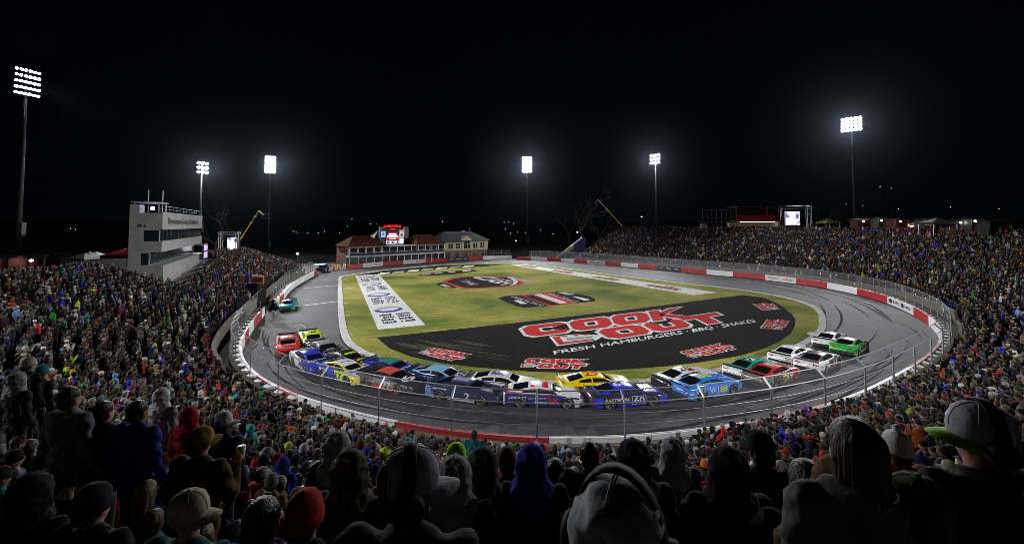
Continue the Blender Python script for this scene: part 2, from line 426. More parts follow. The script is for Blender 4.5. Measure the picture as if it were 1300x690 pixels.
sl = px_poly('painted_panel', [(451, 350), (480, 347), (540, 412), (480, 418)], Z0+.004, WT, infield); sl['label'] = 'white painted strip with blue ovals'
sr = px_poly('painted_panel', [(648, 336.2), (664, 335.2), (911, 371), (880, 374.2)], Z0+.004, WT, infield); sr['label'] = 'long thin white painted strip on the far side'
fb = px_poly('painted_panel', [(452, 349), (489, 343), (562, 337), (611, 335), (640, 336), (612, 338), (570, 341), (520, 345), (489, 348)], Z0+.004, BT, infield)
f2 = px_poly('painted_panel', [(529, 349), (560, 345), (600, 342), (608, 343.5), (575, 348), (540, 350)], Z0+.004, BT, infield)
def px_quad(bl, br, tl, tr, z):
    return quad_map(bp(*bl, z), bp(*br, z), bp(*tl, z), bp(*tr, z))
def lay_polys(mb, polys, f, mi=0, z=0.):
    for P in polys:
        vs = []
        for p in P:
            q = f(p[0], p[1]); vs.append((q.x, q.y, z))
        mb.add(vs, [tuple(range(len(P)))], mi)
def sub(f, u0, v0, u1, v1): return lambda u, v: f(u0+(u1-u0)*u, v0+(v1-v0)*v)
def cookout(quads, lw, z, parent, e=.075):
    """quads = (COOK box, OUT box, basket box): block letters, red with a white outline"""
    fc, fo, fb_ = quads
    w, r_ = MB(), MB()
    cells = [(fc, i/4., .0, i/4.+.235, 1, ch) for i, ch in enumerate('COOK')]+[(fo, i/3., 0, i/3.+.31, 1, ch) for i, ch in enumerate('OUT')]
    k = 0
    for (f, u0, v0, u1, v1, ch) in cells:
        g_ = sub(f, u0, v0, u1, v1)
        for P in block_letter(ch, e): k += 1; lay_polys(w, [P], g_, 0, z+.0001*k)
        for P in block_letter(ch, 0.): lay_polys(r_, [P], g_, 0, z+.009+.0001*k)
    bk = [(-.02, .95), (.1, -.05), (.85, .02), (1.05, .62), (.9, .75), (.5, 1.0)]
    lay_polys(w, [bk], fb_, 0, z+.0001*(k+1))
    rd = [[(.04, .88), (.14, .05), (.24, .12), (.18, .84)], [(.145, .05), (.84, .08), (.80, .26), (.24, .24)], [(.12, .92), (.3, .78), (.36, .92)], [(.38, .9), (.5, .76), (.56, .94)], [(.58, .92), (.7, .78), (.76, .9)]]
    lay_polys(r_, rd, fb_, 0, z+.009+.0001*(k+2))
    a = w.build('lettering', WT, parent); b = r_.build('lettering', RT, parent)
    gm = MB(); lay_polys(gm, [[(.30, .32), (.78, .34), (.82, .62), (.30, .66)]], fb_, 0, z+.012); gm.build('emblem', GT, parent)
zL = Z0+.008
cookout((px_quad((671, 427.6), (873, 402), (661, 414.8), (866, 389.6), zL), px_quad((776, 430.6), (929, 406.6), (756, 419), (908, 396.5), zL), px_quad((700, 439.2), (766, 431), (698, 426), (764, 422), zL)), 0, zL, blk)
def small_logo(bl, br, tl, tr):
    f = px_quad(bl, br, tl, tr, zL)
    cookout((sub(f, .04, .54, .96, .96), sub(f, .28, .04, .98, .46), sub(f, .0, .06, .25, .46)), 0, zL, blk, .10)
small_logo((658, 466.8), (742, 468.5), (667, 454.2), (750, 455.4))
small_logo((529, 448), (577, 459), (546, 440.3), (601, 449.5))
small_logo((879, 455), (940, 442), (860, 446.5), (916, 434.5))
small_logo((994, 419), (1003, 406), (964, 416.5), (974, 404.5))
small_logo((992, 392.5), (980, 384.3), (968, 394), (955, 385))
def lay_text(name, s, f, z, m, parent, bold=.02, shear=0.):
    v, fc, asp = text_geo(s, bold, shear); b = MB(); b.add([(lambda q: (q.x, q.y, z))(f(p[0], p[1])) for p in v], fc)
    return b.build(name, m, parent)
lay_text('lettering', 'FRESH HAMBURGERS · BBQ · SHAKES', px_quad((704, 450.3), (961, 409.3), (702, 445), (957, 404.6), zL), zL, WT, blk)
# tyre-scrubbed streaks across the black paint
st = MB(); r3 = random.Random(8)
STREAK = mat('worn_black_turf', (.045, .042, .022), .9, .5, 1.5, spec=.05); zq = Z0+.0062
for i in range(16):
    x0 = r3.uniform(500, 585); y0 = 428+ (585-x0)*.06+r3.uniform(-4, 4); L_ = r3.uniform(30, 110)
    pts = [(x0+L_*t, y0+L_*(.22*t-.05*t*t)+4) for t in np.linspace(0, 1, 8)]
    zq += .00012; strip(st, [bp(x, y, 0) for x, y in pts], r3.uniform(.12, .5)*np.sin(np.linspace(.3, 2.9, 8)), zq)
for i in range(14):
    t0 = r3.uniform(.0, .8); pts = [bp(520+250*(t0+.16*k/6), 447+24*(t0+.16*k/6)+r3.uniform(-.3, .3)-((i % 5)*1.7), 0) for k in range(7)]
    zq += .00012; strip(st, pts, r3.uniform(.1, .3)*np.sin(np.linspace(.3, 2.9, 7)), zq)
o = st.build('worn_streak', STREAK, blk); o['kind'] = 'stuff'
# left strip: four ovals with two blocks of dark lettering each
def along(bl, br, tl, tr): return px_quad(bl, br, tl, tr, zL)
f = along((480, 418), (540, 412), (451, 350), (480, 347))
dk, bl_, gy = MB(), MB(), MB(); r4 = random.Random(21)
for k in range(4):
    g_ = sub(f, 0, .035+.245*k, 1, .035+.245*(k+1)-.03)
    n_ = 28
    for half, mb_ in ((0, bl_), (1, gy)):
        for i in range(n_//2):
            a0, a1 = [math.pi*(1 if half == 0 else 0)+math.pi*(i+q)/(n_//2) for q in (0, 1)]
            def el(a, rr, dv=0): return (.46+.36*rr*math.cos(a), .78+.17*(rr if rr == 1 else rr*.72)*math.sin(a))
            lay_polys(mb_, [[el(a0, 1), el(a1, 1), el(a1, .70), el(a0, .70)]], g_, 0, zL)
    for row in range(4):
        for bx0, bx1 in ((.16, .46), (.56, .88)):
            u = bx0
            while u < bx1-.02:
                w_ = r4.uniform(.028, .06); h_ = r4.uniform(.75, 1.15)
                if r4.random() < .94: lay_polys(dk, [[(u, .06+.125*row), (u+w_*.8, .06+.125*row), (u+w_*.8, .06+.125*row+.085*h_), (u, .06+.125*row+.085*h_)]], g_, 0, zL+.0002)
                u += w_
dk.build('lettering', BT, sl); bl_.build('emblem', BLT, sl); gy.build('emblem', GT, sl)
f = along((880, 374.2), (911, 371), (648, 336.2), (664, 335.2))
f = along((911, 371), (664, 335.2), (880, 374.2), (648, 336.2))
f = along((880, 374.2), (648, 336.2), (911, 371), (664, 335.2))
dk, rd = MB(), MB()
for k in range(4):
    u0 = .08+.25*k
    u = u0
    while u < u0+.12:
        w_ = r4.uniform(.007, .013)
        lay_polys(dk, [[(u, .28), (u+w_*.8, .28), (u+w_*.8+.006, .66), (u+.006, .66)]], f, 0, zL+.0002)
        lay_polys(rd, [[(u+.002, .33), (u+w_*.7, .33), (u+w_*.7+.004, .60), (u+.006, .60)]], f, 0, zL+.004)
        u += w_
    lay_polys(dk, [[(u0+.03, .72), (u0+.075, .72), (u0+.08, .82), (u0+.035, .82)]], f, 0, zL+.0002)
dk.build('lettering', BT, sr); rd.build('lettering', RT, sr)
# far lettering and centre emblems
for i, (x, y) in enumerate(((487, 346.6), (505, 345), (524, 343.2), (542, 341.4), (560, 340), (577, 338.8), (594, 337.6))):
    px_poly('lettering', [(x-8, y+1.7), (x+6, y+.6), (x+9, y-1.3), (x-4, y-.5)], zL, WT if i % 2 == 0 else GT, fb)
for i, (x, y) in enumerate(((541, 348), (556, 346.5), (573, 344.8), (592, 343.2))):
    px_poly('lettering', [(x-5, y+1.), (x+5, y+.3), (x+6, y-.8), (x-4, y-.2)], zL, WT if i == 3 else GT, f2)
e1 = px_poly('painted_emblem', [(561.5, 357.3), (574, 352.4), (592, 350.2), (620, 350.4), (643, 350.6), (655, 353), (665, 358), (660, 361.8), (645, 363.8), (626, 365), (606, 366.3), (588, 366.6), (572, 361.5)], Z0+.004, RT, infield)
e1['label'] = 'painted emblem with red rim farthest from the kerb'
px_poly('emblem_field', [(566, 357), (577, 353.6), (594, 351), (620, 351.3), (641, 351.7), (652, 354), (660, 358), (655, 360.8), (643, 362.6), (626, 363.8), (606, 365), (592, 365), (577, 361)], zL, BT, e1)
px_poly('painted_emblem', [(552.5, 360.5), (560, 358.2), (566, 359), (580, 364.5), (577, 365.6), (562, 364.6)], Z0+.0044, BT, infield)
px_poly('lettering', [(558, 361), (564, 360), (573, 364), (564, 364)], zL, GT, e1)
lay_text('lettering', 'CLASH', px_quad((597, 351.3), (640, 362.6), (624, 350.9), (656, 357.2), zL+.004), zL+.004, WT, e1, .02, .25)
lay_text('lettering', 'THE', px_quad((583, 355.6), (600, 362.5), (592, 354.8), (608, 360.8), zL+.004), zL+.004, GT, e1, .02, .25)
px_poly('emblem_stroke', [(644, 352), (652, 353.5), (658, 356.8), (655, 360.5), (646, 362.5), (652, 359), (652, 356)], zL+.005, WT, e1)
px_poly('emblem_stroke', [(642, 350.4), (650, 350.5), (660, 354), (676, 357.4), (684, 358.4), (668, 358.8), (656, 354.6)], zL, GT, infield)
e2 = px_poly('painted_emblem', [(632, 378.7), (640, 375.6), (660, 374.2), (685, 372), (708, 370.2), (722, 371.4), (738, 373.4), (748, 375.6), (755, 379), (756, 381.8), (735, 384.4), (712, 386.6), (690, 388.6), (666, 390.2), (655, 388.2), (643, 383.2)], Z0+.004, BT, infield)
e2['label'] = 'black and red painted emblem nearer the black area'
px_poly('emblem_band', [(660, 374.4), (698, 371.2), (733, 384.4), (697, 387.8)], zL, RT, e2)
px_poly('emblem_band', [(665, 375.4), (676, 374.4), (711, 386), (700, 387)], zL+.003, BT, e2)
px_poly('lettering', [(677, 373.4), (687, 372.6), (721, 384), (711, 385)], zL+.003, WT, e2)
lay_text('lettering', 'RACING', px_quad((691, 372.6), (729, 384), (701, 371.6), (737, 382.6), zL+.004), zL+.004, GT, e2, .02, .25)
lay_text('lettering', 'NASCAR', px_quad((648, 376.8), (686, 388.2), (655, 375.8), (692, 387.2), zL+.004), zL+.004, GT, e2, .02, .25)
px_poly('lettering', [(652, 381), (658, 380.4), (670, 385), (662, 385.6)], zL, WT, e2)
px_poly('lettering', [(726, 376), (734, 376.5), (750, 380), (742, 381.3)], zL, WT, e2)
px_poly('lettering', [(707, 371), (718, 371.4), (731, 373.8), (722, 374)], zL, WT, e2)
# white ticks on the grass beside the kerb, and three drain surrounds
tk = MB()
for (x0, y0, x1, y1, w) in ((436, 354, 447, 353, .25), (436, 366.2, 450, 364.8, .4), (436, 384.6, 443, 383.6, .3), (436, 400.5, 444, 399.7, .25)):
    strip(tk, [bp(x0, y0, Z0), bp(x1, y1, Z0)], w, Z0+.004)
tk.build('painted_tick', LINE, infield)
def drain(cx, cy, rx, ry):
    b = MB(); n_ = 20; c = [(math.cos(2*math.pi*i/n_), math.sin(2*math.pi*i/n_)) for i in range(n_)]
    P1 = [bp(cx+rx*x, cy+ry*y, .09) for x, y in c]; P0 = [bp(cx+rx*.6*x, cy+ry*.6*y, .09) for x, y in c]
    b.add(P1+P0, [(i, (i+1) % n_, n_+(i+1) % n_, n_+i) for i in range(n_)], 0)
    b.add([p-Vector((0, 0, .1)) for p in P1]+P1, [(i, (i+1) % n_, n_+(i+1) % n_, n_+i) for i in range(n_)], 0)
    b.add([p-Vector((0, 0, .03)) for p in P0], [tuple(range(n_))], 1)
    return b.build('drain_surround', [KERBM, STEEL])
for (cx, cy, rx, ry, lb) in ((467, 449.5, 9, 2.7, 'pale concrete drain surround in the grass beside the black and yellow car'), (443, 423.7, 4.5, 1.4, 'small pale drain surround in the grass near the long white strip'), (1031, 422.6, 6, 2.2, 'pale drain surround in the grass behind the white car at the right')):
    tag(drain(cx, cy, rx, ry), lb, 'drain')

# ------------------------------------------------------------------ barrier walls
AD = mat('banner_white', (.70, .70, .70), .5, .03); ADRED = mat('banner_red_ink', (.5, .02, .02), .5, 0); ADBLK = mat('banner_black_ink', (.01, .01, .01), .5, 0)
PCOL = {'w': WHITE, 'r': REDP, 'k': BLACKP, 'c': AD, 'n': AD}
def panel(path, a0, a1, off0, off1, z0, z1, m, parent, name='wall_panel', step=1.0):
    n = max(1, int((a1-a0)/step)); b = MB(); vs = []
    for i in range(n+1):
        a = a0+(a1-a0)*i/n; p = path.off(a, off0); q = path.off(a, off1)
        vs += [(p[0], p[1], z0), (p[0], p[1], z1), (q[0], q[1], z1), (q[0], q[1], z0)]
    fs = [(4*i+k, 4*i+4+k, 4*i+4+(k+1) % 4, 4*i+(k+1) % 4) for i in range(n) for k in range(4)]+[(3, 2, 1, 0), (4*n, 4*n+1, 4*n+2, 4*n+3)]
    b.add(vs, fs); return b.build(name, m, parent)
def wall_text(path, s, a0, a1, z0, z1, m, parent, bold=.02, off=-.03):
    v, fc, _ = text_geo(s, bold); b = MB()
    b.add([(*path.off(a0+(a1-a0)*p[0], off), z0+(z1-z0)*p[1]) for p in v], fc); return b.build('lettering', m, parent)
def barrier(name, label, path, stops, foam_ranges, back=True):
    t = thing(name, label, 'barrier wall')
    a = 0.
    for (px, py, z, c) in stops:
        if px is None: e = path.L
        else:
            q = bp(px, py, z); e = path.near(q.x, q.y)
        if e-a < .3: continue
        p = panel(path, a+.02, e-.02, 0, .20, 0, 1.05, PCOL[c], t)
        if c == 'c':
            for (u0, u1) in ((.10, .44), (.56, .92)):
                wall_text(path, 'COOK OUT', a+(e-a)*(1-u0) if path is WALL else a+(e-a)*(1-u0), a+(e-a)*(1-u1), .32, .78, ADRED, p)
        if c == 'n':
            for (u0, u1) in ((.22, .42), (.66, .86)): wall_text(path, 'NAS', a+(e-a)*(1-u0), a+(e-a)*(1-u1), .38, .75, ADBLK, p)
            for u in (.12, .56):
                b = MB(); n_ = 14; b.add([(*path.off(a+(e-a)*(1-u)+.55*math.cos(2*math.pi*i/n_), -.03), .55+.3*math.sin(2*math.pi*i/n_)) for i in range(n_)], [tuple(range(n_))]); b.build('emblem', ADBLK, p)
        if c == 'k':
            for (u0, u1) in ((.12, .26), (.40, .60), (.74, .88)): wall_text(path, 'RACING', a+(e-a)*(1-u0), a+(e-a)*(1-u1), .4, .7, AD, p)
        a = e
    if back:
        n = max(1, int(path.L/60))
        for i in range(n): panel(path, path.L*i/n, path.L*(i+1)/n-.01, .62, .92, 0, 1.0, mat('weathered_wall', (.085, .07, .048), .95, .4, 1.5), t, 'backing_wall')
    cnt = 0
    for (a0, a1) in foam_ranges:
        a = a0
        while a < a1 and cnt < 90:
            b = MB(); P = [path.off(a, .205), path.off(a+.85, .205), path.off(a+.55, .615), path.off(a+.3, .615)]
            b.add([(p[0], p[1], z) for z in (.1, .98) for p in P], [(0, 1, 5, 4), (1, 2, 6, 5), (2, 3, 7, 6), (3, 0, 4, 7), (4, 5, 6, 7), (3, 2, 1, 0)])
            b.build('foam_block', WHITE, t); cnt += 1; a += 1.5
    return t
nr = WALL.near
barrier('barrier_wall', 'long red and white banded barrier wall curving round the near end and right side', WALL,
        [(331, 404, 0, 'w'), (324, 417, 0, 'r'), (317, 428, 0, 'w'), (312, 437, 0, 'r'), (328, 476, 1.1, 'w'), (340, 483, 1.1, 'r'), (351, 489, 1.1, 'w'), (377, 501, 1.1, 'r'), (504, 534, 1.1, 'w'), (695, 552, 1.1, 'r'),
         (828, 548, 1.1, 'w'), (943, 535, 1.1, 'w'), (1063, 506, 1.1, 'r'), (1155, 464, 1.1, 'w'), (1185, 433, 1.1, 'r'), (1180, 413, 0, 'w'), (1159, 400, 0, 'r'), (1128, 385, 0, 'n'), (1092, 374, 0, 'r'), (1053, 366, 0, 'w'), (1013, 360, 0, 'r'),
         (971, 355, 0, 'c'), (931, 351, 0, 'r'), (895, 348, 0, 'w'), (864, 345, 0, 'r'), (836, 342, 0, 'k'), (811, 340, 0, 'r'), (788, 338, 0, 'w'), (765, 336.6, 0, 'r'), (744, 334.8, 0, 'c'), (727, 333.4, 0, 'r'), (711, 332, 0, 'w'), (694, 330.8, 0, 'r'),
         (674, 330.2, 0, 'w'), (None, 0, 0, 'r')], [(2, 34), (nr(28, 31), nr(56, 72))])
barrier('barrier_wall', 'short red and white barrier wall along the left straight by the pit opening', PIT,
        [(394, 350, 0, 'r'), (376, 363, 0, 'w'), (361, 380, 0, 'w'), (355, 386, 0, 'r'), (None, 0, 0, 'w')], [(20, 40)])
barrier('barrier_wall', 'far red and white barrier wall in front of the field house', FARW,
        [(614, 329, 0, 'w'), (596, 330, 0, 'r'), (568, 331.5, 0, 'k'), (540, 333, 0, 'r'), (512, 335, 0, 'c'), (486, 337, 0, 'r'), (461, 339.5, 0, 'c'), (None, 0, 0, 'r')], [])

# ------------------------------------------------------------------ catch fences
MESHM, nt_, b_ = nmat('chain_link'); b_.inputs['Base Color'].default_value = (.30, .31, .33, 1); b_.inputs['Metallic'].default_value = .6; b_.inputs['Roughness'].default_value = .5
b_.inputs['Alpha'].default_value = .10
MESHD = MESHM.copy(); MESHD.name = 'dense_chain_link'; MESHD.node_tree.nodes['Principled BSDF'].inputs['Alpha'].default_value = .24
def fence(label, path, a0, a1, spacing, off, hz_, tip, cables, phase=0., mesh=True, base=1.0, mm=None):
    t = thing('catch_fence', label, 'fence'); P = []; a = a0+phase; k = 0
    ps = []
    while a <= a1 and k < 96: ps.append(a); a += spacing; k += 1
    for a in ps:
        p = path.off(a, off); i = path.out(a); q = path.off(a, off-tip)
        b = MB(); b.tube([(p[0], p[1], 0), (p[0], p[1], hz_), (q[0], q[1], hz_+.43*tip/.45 if tip else hz_+.01)] if tip else [(p[0], p[1], 0), (p[0], p[1], hz_)], .062 if tip else .045, 6)
        b.build('post', GALV, t)
    n = max(2, int((a1-a0)/1.2))
    A = [a0+(a1-a0)*j/n for j in range(n+1)]
    for (z, do, r) in cables:
        b = MB(); b.tube([(*path.off(a, off-do), z) for a in A], r, 4); b.build('cable' if r < .03 else 'rail', GALV, t)
    if mesh:
        b = MB(); vs = []
        for a in A: p = path.off(a, off+.03); q = path.off(a, off-tip+.03); vs += [(p[0], p[1], base), (p[0], p[1], hz_), (q[0], q[1], hz_+(.43 if tip else 0.01))]
        b.add(vs, [(3*i+k, 3*i+3+k, 3*i+4+k, 3*i+1+k) for i in range(n) for k in range((2 if tip else 1))]); b.build('chain_link_mesh', mm or MESHM, t)
    return t
q = bp(680, 552, 1.1); aN = nr(q.x, q.y); q = bp(316, 440, 1.1); aL = nr(q.x, q.y); q = bp(1190, 420, 1.1); aR = nr(q.x, q.y)
nearc = [(2.90, 0, .030), (3.33, .45, .034), (2.40, 0, .014), (1.90, 0, .014), (1.40, 0, .014)]
fence('near catch fence with inward bent posts and wire cables above the crowd', WALL, aL, aR, 4.02, .78, 2.90, .45, nearc, (aN-aL) % 4.02)
fence('tall catch fence at the left curve beside the pit opening', WALL, 1., aL-.3, 2.6, .78, 2.9, .45, [(2.9, 0, .03), (3.33, .45, .03), (2.2, 0, .014), (1.5, 0, .014)], mm=MESHD)
fence('long straight catch fence in front of the right hand grandstand', WALL, aR+.4, WALL.L-4, 2.9, .78, 3.0, 0, [(3.0, 0, .04), (2.3, 0, .014), (1.6, 0, .014), (2.75, .0, .02)], mm=MESHD)
fence('catch fence along the left straight behind the pit wall', PIT, .5, PIT.L-.5, 2.4, .78, 3.0, 0, [(3.0, 0, .04), (2.0, 0, .014)], mm=MESHD)
fence('far catch fence in front of the brick field house', FARW, .5, FARW.L, 2.9, .78, 3.0, 0, [(3.0, 0, .03), (2.0, 0, .014)])

# ------------------------------------------------------------------ grandstand bowl
KEYS = [((-44.5, 98.4), .36, 11.5), ((-33.7, 63.5), .345, 14.0), ((-27.8, 47.2), .335, 15.2), ((-22, 36), .335, 17), ((-15, 28), .335, 21.), ((-9, 24), .40, 21.3), ((-3, 22), .440, 21.2), ((12, 22.5), .442, 21.2), ((22, 27.5), .44, 21.2), ((40, 41), .425, 21),
        ((54, 62), .40, 21.5), ((56, 76), .395, 22), ((37, 108.7), .385, 23), ((14.8, 132.2), .37, 24)]
ka = [BOWL.near(*k[0]) for k in KEYS]
slope = lambda a: float(np.interp(a, ka, [k[1] for k in KEYS])); width = lambda a: float(np.interp(a, ka, [k[2] for k in KEYS]))
ZF, RD = .80, .80
OFFK = [((-44.5, 98.4), 2.8), ((-22.5, 36), 2.2), ((-17, 29.5), 1.7), ((-9, 24.3), 1.8), ((-3, 22), 2.4), ((5, 21.3), 2.5), ((9, 22), 1.9), ((28.8, 31.6), 1.6), ((42.5, 43.2), 1.7), ((48, 51), 2.9), ((14.8, 132), 2.9)]
offa = [BOWL.near(*k[0]) for k in OFFK]
ZFA = lambda a: float(np.interp(a, [BOWL.near(-25, 41), BOWL.near(-14, 27), BOWL.near(5, 21.3), BOWL.near(10, 22.4)], [.8, .30, .30, .65]))
OFF = lambda a: float(np.interp(a, offa, [k[1] for k in OFFK]))
a_end = BOWL.near(17.5, 130)
NS = int(a_end/1.5); SA = [a_end*i/NS for i in range(NS+1)]
base_p = np.array([BOWL.at(a) for a in SA]); base_o = np.array([BOWL.out(a, 3.0) for a in SA])
of_ = np.array([OFF(a) for a in SA]); sl_ = np.array([slope(a) for a in SA]); wd_ = np.array([width(a) for a in SA])
NR = 30
gs = MB(); vs = []; per = 2*(NR+1)
for i in range(NS+1):
    for r in range(NR+1):
        s0 = min(r*RD, wd_[i]); s1 = min((r+1)*RD, wd_[i]); z = ZFA(SA[i])+sl_[i]*s0
        p = base_p[i]+base_o[i]*(of_[i]+s0); q = base_p[i]+base_o[i]*(of_[i]+s1)
        vs += [(p[0], p[1], z), (q[0], q[1], z)]
fs = [(i*per+k, (i+1)*per+k, (i+1)*per+k+1, i*per+k+1) for i in range(NS) for k in range(per-1)]
gs.add(vs, fs)
stand = tag(gs.build('grandstand', CONCD), 'stepped concrete grandstand bowl packed with spectators round the track', 'grandstand')
# end walls close the steps at both ends
for i in (0, NS):
    prof = [vs[i*per+k] for k in range(per)]; b = MB(); n_ = len(prof)
    b.add(prof+[(x, y, 0) for x, y, z in prof], [(k, k+1, n_+k+1, n_+k) for k in range(n_-1)]); b.build('end_wall', CONC, stand)
pw = MB(); vs2 = []
for i in range(NS+1):
    h_ = 1.55 if (base_p[i][0] < -19 or base_p[i][0] > 47 or base_p[i][1] > 60) else .78
    for (d, z) in ((of_[i]-.35, -.05), (of_[i]-.35, h_), (of_[i]-.06, h_), (of_[i]-.06, -.05)):
        p = base_p[i]+base_o[i]*d; vs2.append((p[0], p[1], z))
pw.add(vs2, [(4*i+k, 4*i+4+k, 4*i+5+k, 4*i+1+k) for i in range(NS) for k in range(3)])
tag(pw.build('parapet_wall', CONC), 'tan concrete parapet wall in front of the first row of spectators', 'wall')
cc = MB(); vs3 = []
for i in range(NS+1):
    z = ZFA(SA[i])+sl_[i]*wd_[i]
    for (d, zz_) in ((of_[i]+wd_[i]-.02, z+.002), (of_[i]+wd_[i]+16, z+.002), (of_[i]+wd_[i]+18, -.5)):
        p = base_p[i]+base_o[i]*d; vs3.append((p[0], p[1], zz_))
cc.add(vs3, [(3*i+k, 3*i+3+k, 3*i+4+k, 3*i+1+k) for i in range(NS) for k in range(2)])
struct(cc.build('concourse_path', GROUND))['label'] = 'dark walkway behind the top row of the grandstand'
dr = MB(); vs4 = []
for i in range(NS+1):
    for d in (.93, max(1.0, of_[i]-.36)): p = base_p[i]+base_o[i]*d; vs4.append((p[0], p[1], .012))
dr.add(vs4, [(2*i, 2*i+2, 2*i+3, 2*i+1) for i in range(NS)])
struct(dr.build('dirt_strip', mat('dirt', (.05, .042, .032), .95, .5, 1.2, bump=.6, bscale=5)))['label'] = 'brown dirt strip between the fence and the parapet'
def stand_z(x, y):
    a = BOWL.near(x, y); s = float(np.linalg.norm(BOWL.at(a)-np.array([x, y])))-OFF(a)
    return ZFA(a)+slope(a)*s, s, a
# ------------------------------------------------------------------ race cars
XF, XR = 1.42, -1.38
def car_w(x):
    w = .985
    if x > 1.55: w *= 1-.20*((x-1.55)/.9)**2
    if x < -1.6: w *= 1-.06*((-x-1.6)/.85)**2
    return w
def car_zt(x):
    return float(np.interp(x, [-2.45, -2.3, -1.7, -1.2, .9, 1.2, 1.9, 2.25, 2.40, 2.45], [.90, .955, .945, .905, .88, .862, .775, .70, .60, .50]))
def side_y(x, z):
    """half width of the body at height z"""
    zt = car_zt(x); w = car_w(x)
    return w*float(np.interp(z, [.1, .32, .55, max(.6, zt-.14), max(.65, zt-.02), zt+.02], [.955, .99, 1., .985, .92, .82]))
GX = [1.10, .95, .70, .40, .20, .0, -.25, -.55, -.80, -1.1, -1.4, -1.7, -1.95, -2.05]
GZ = [.865, .945, 1.068, 1.195, 1.245, 1.272, 1.285, 1.283, 1.262, 1.205, 1.125, 1.045, .985, .965]
def gz(x): return float(np.interp(x, GX[::-1], GZ[::-1]))
def gyb(x): return float(np.interp(x, [-2.05, -1.6, -1., .2, .8, 1.1], [.70, .76, .815, .835, .80, .74]))
def gyt(x): return float(np.interp(x, [-2.05, -1.6, -1., -.5, .2, .45, 1.1], [.66, .655, .60, .575, .585, .615, .70]))
def gzb(x): return float(np.interp(x, [-2.05, -1.5, 1.1], [.955, .915, .862]))
def gtop(x, w):
    zr = gz(x); d = max(0., zr-gzb(x)); return Vector((x, w*gyt(x), zr-.05*abs(w)**2.6*min(1, d/.12)))
def gside(x, t, s=1):
    zr = gz(x); d = max(0., zr-gzb(x)); ze = zr-.05*min(1, d/.12); y = gyb(x)+(gyt(x)-gyb(x))*t**1.35
    return Vector((x, s*y, gzb(x)-.02+(ze-gzb(x)+.02)*t))
def grid_mb(fn, U, V, off=None, mi=0):
    b = MB(); vs = []
    for v in V:
        for u in U:
            p = fn(u, v)
            if off:
                e = 1e-3; n = (fn(u+e, v)-p).cross(fn(u, v+e)-p)
                if n.length > 1e-12: n.normalize()
                c = Vector((p.x+.3, 0, .7)); n = n if n.dot(p-c) > 0 else -n; p = p+n*off
            vs.append(p)
    k = len(U); b.add(vs, [(j*k+i, j*k+i+1, (j+1)*k+i+1, (j+1)*k+i) for j in range(len(V)-1) for i in range(k-1)], mi); return b
def side_glass(x0, x1, s, lo=.16, hi=.84):
    """glass under the roof arc; its top edge follows the roof line, so the front end comes to a point"""
    def fn(u, v):
        x = x0+(x1-x0)*u; cut = max(0., min(1, (gz(x)-gzb(x)-.07)/.20)); return gside(x, lo+(hi-lo)*v*cut**.6 if True else 0, s)
    return grid_mb(fn, np.linspace(0, 1, 9), np.linspace(0, 1, 4), .007)
def wheel_mesh():
    b = MB(); M = Matrix.Rotation(R(90), 3, 'X')
    b.lathe([(.21, -.14), (.30, -.15), (.335, -.135), (.345, -.10), (.345, .10), (.335, .135), (.30, .15), (.21, .14), (.21, -.14)], 24, 0, M=M)
    return b.mesh('wheel', RUBBER, True)
def rim_mesh():
    b = MB(); M = Matrix.Rotation(R(90), 3, 'X')
    b.lathe([(0, .06), (.06, .075), (.07, .05), (.17, .05), (.205, .12), (.215, .13), (.22, .10), (.22, -.10)], 20, 0, M=M)
    for k in range(5):
        a = 2*math.pi*k/5; c = Vector((.125*math.cos(a), 0, .125*math.sin(a)))
        b.box(c+Vector((0, -.075, 0)), (.13, .03, .05), 0, M=Matrix.Rotation(-a, 3, 'Y'))
    for (a0, a1) in ((.3, 1.5), (3.4, 4.7)):
        n = 8; vs = []
        for i in range(n+1):
            a = a0+(a1-a0)*i/n; vs += [(.262*math.cos(a), -.1515, .262*math.sin(a)), (.293*math.cos(a), -.1515, .293*math.sin(a))]
        b.add(vs, [(2*i, 2*i+1, 2*i+3, 2*i+2) for i in range(n)], 1)
    return b.mesh('rim', [mat('rim_alloy', (.10, .10, .11), .4, .05, metal=.8), mat('tyre_yellow_lettering', (.6, .5, .04), .7, 0)], True)
WHEEL, RIM = wheel_mesh(), rim_mesh()
CARX = sorted(set([round(x, 3) for x in np.linspace(-2.45, 2.45, 50)]+[2.43, 2.40, -2.44]+[round(c+.43*math.cos(a), 3) for c in (XF, XR) for a in np.linspace(0, math.pi, 13)]))
def zone_default(x, y, z, nz):
    if x < -2.36: return 'rear'
    if x > 1.72 and z < .64: return 'nose'
    if nz > .75 and x > .6: return 'hood'
    if nz > .75: return 'deck'
    if z < .27: return 'skirt'
    if x < -.75: return 'quarter'
    return 'door'
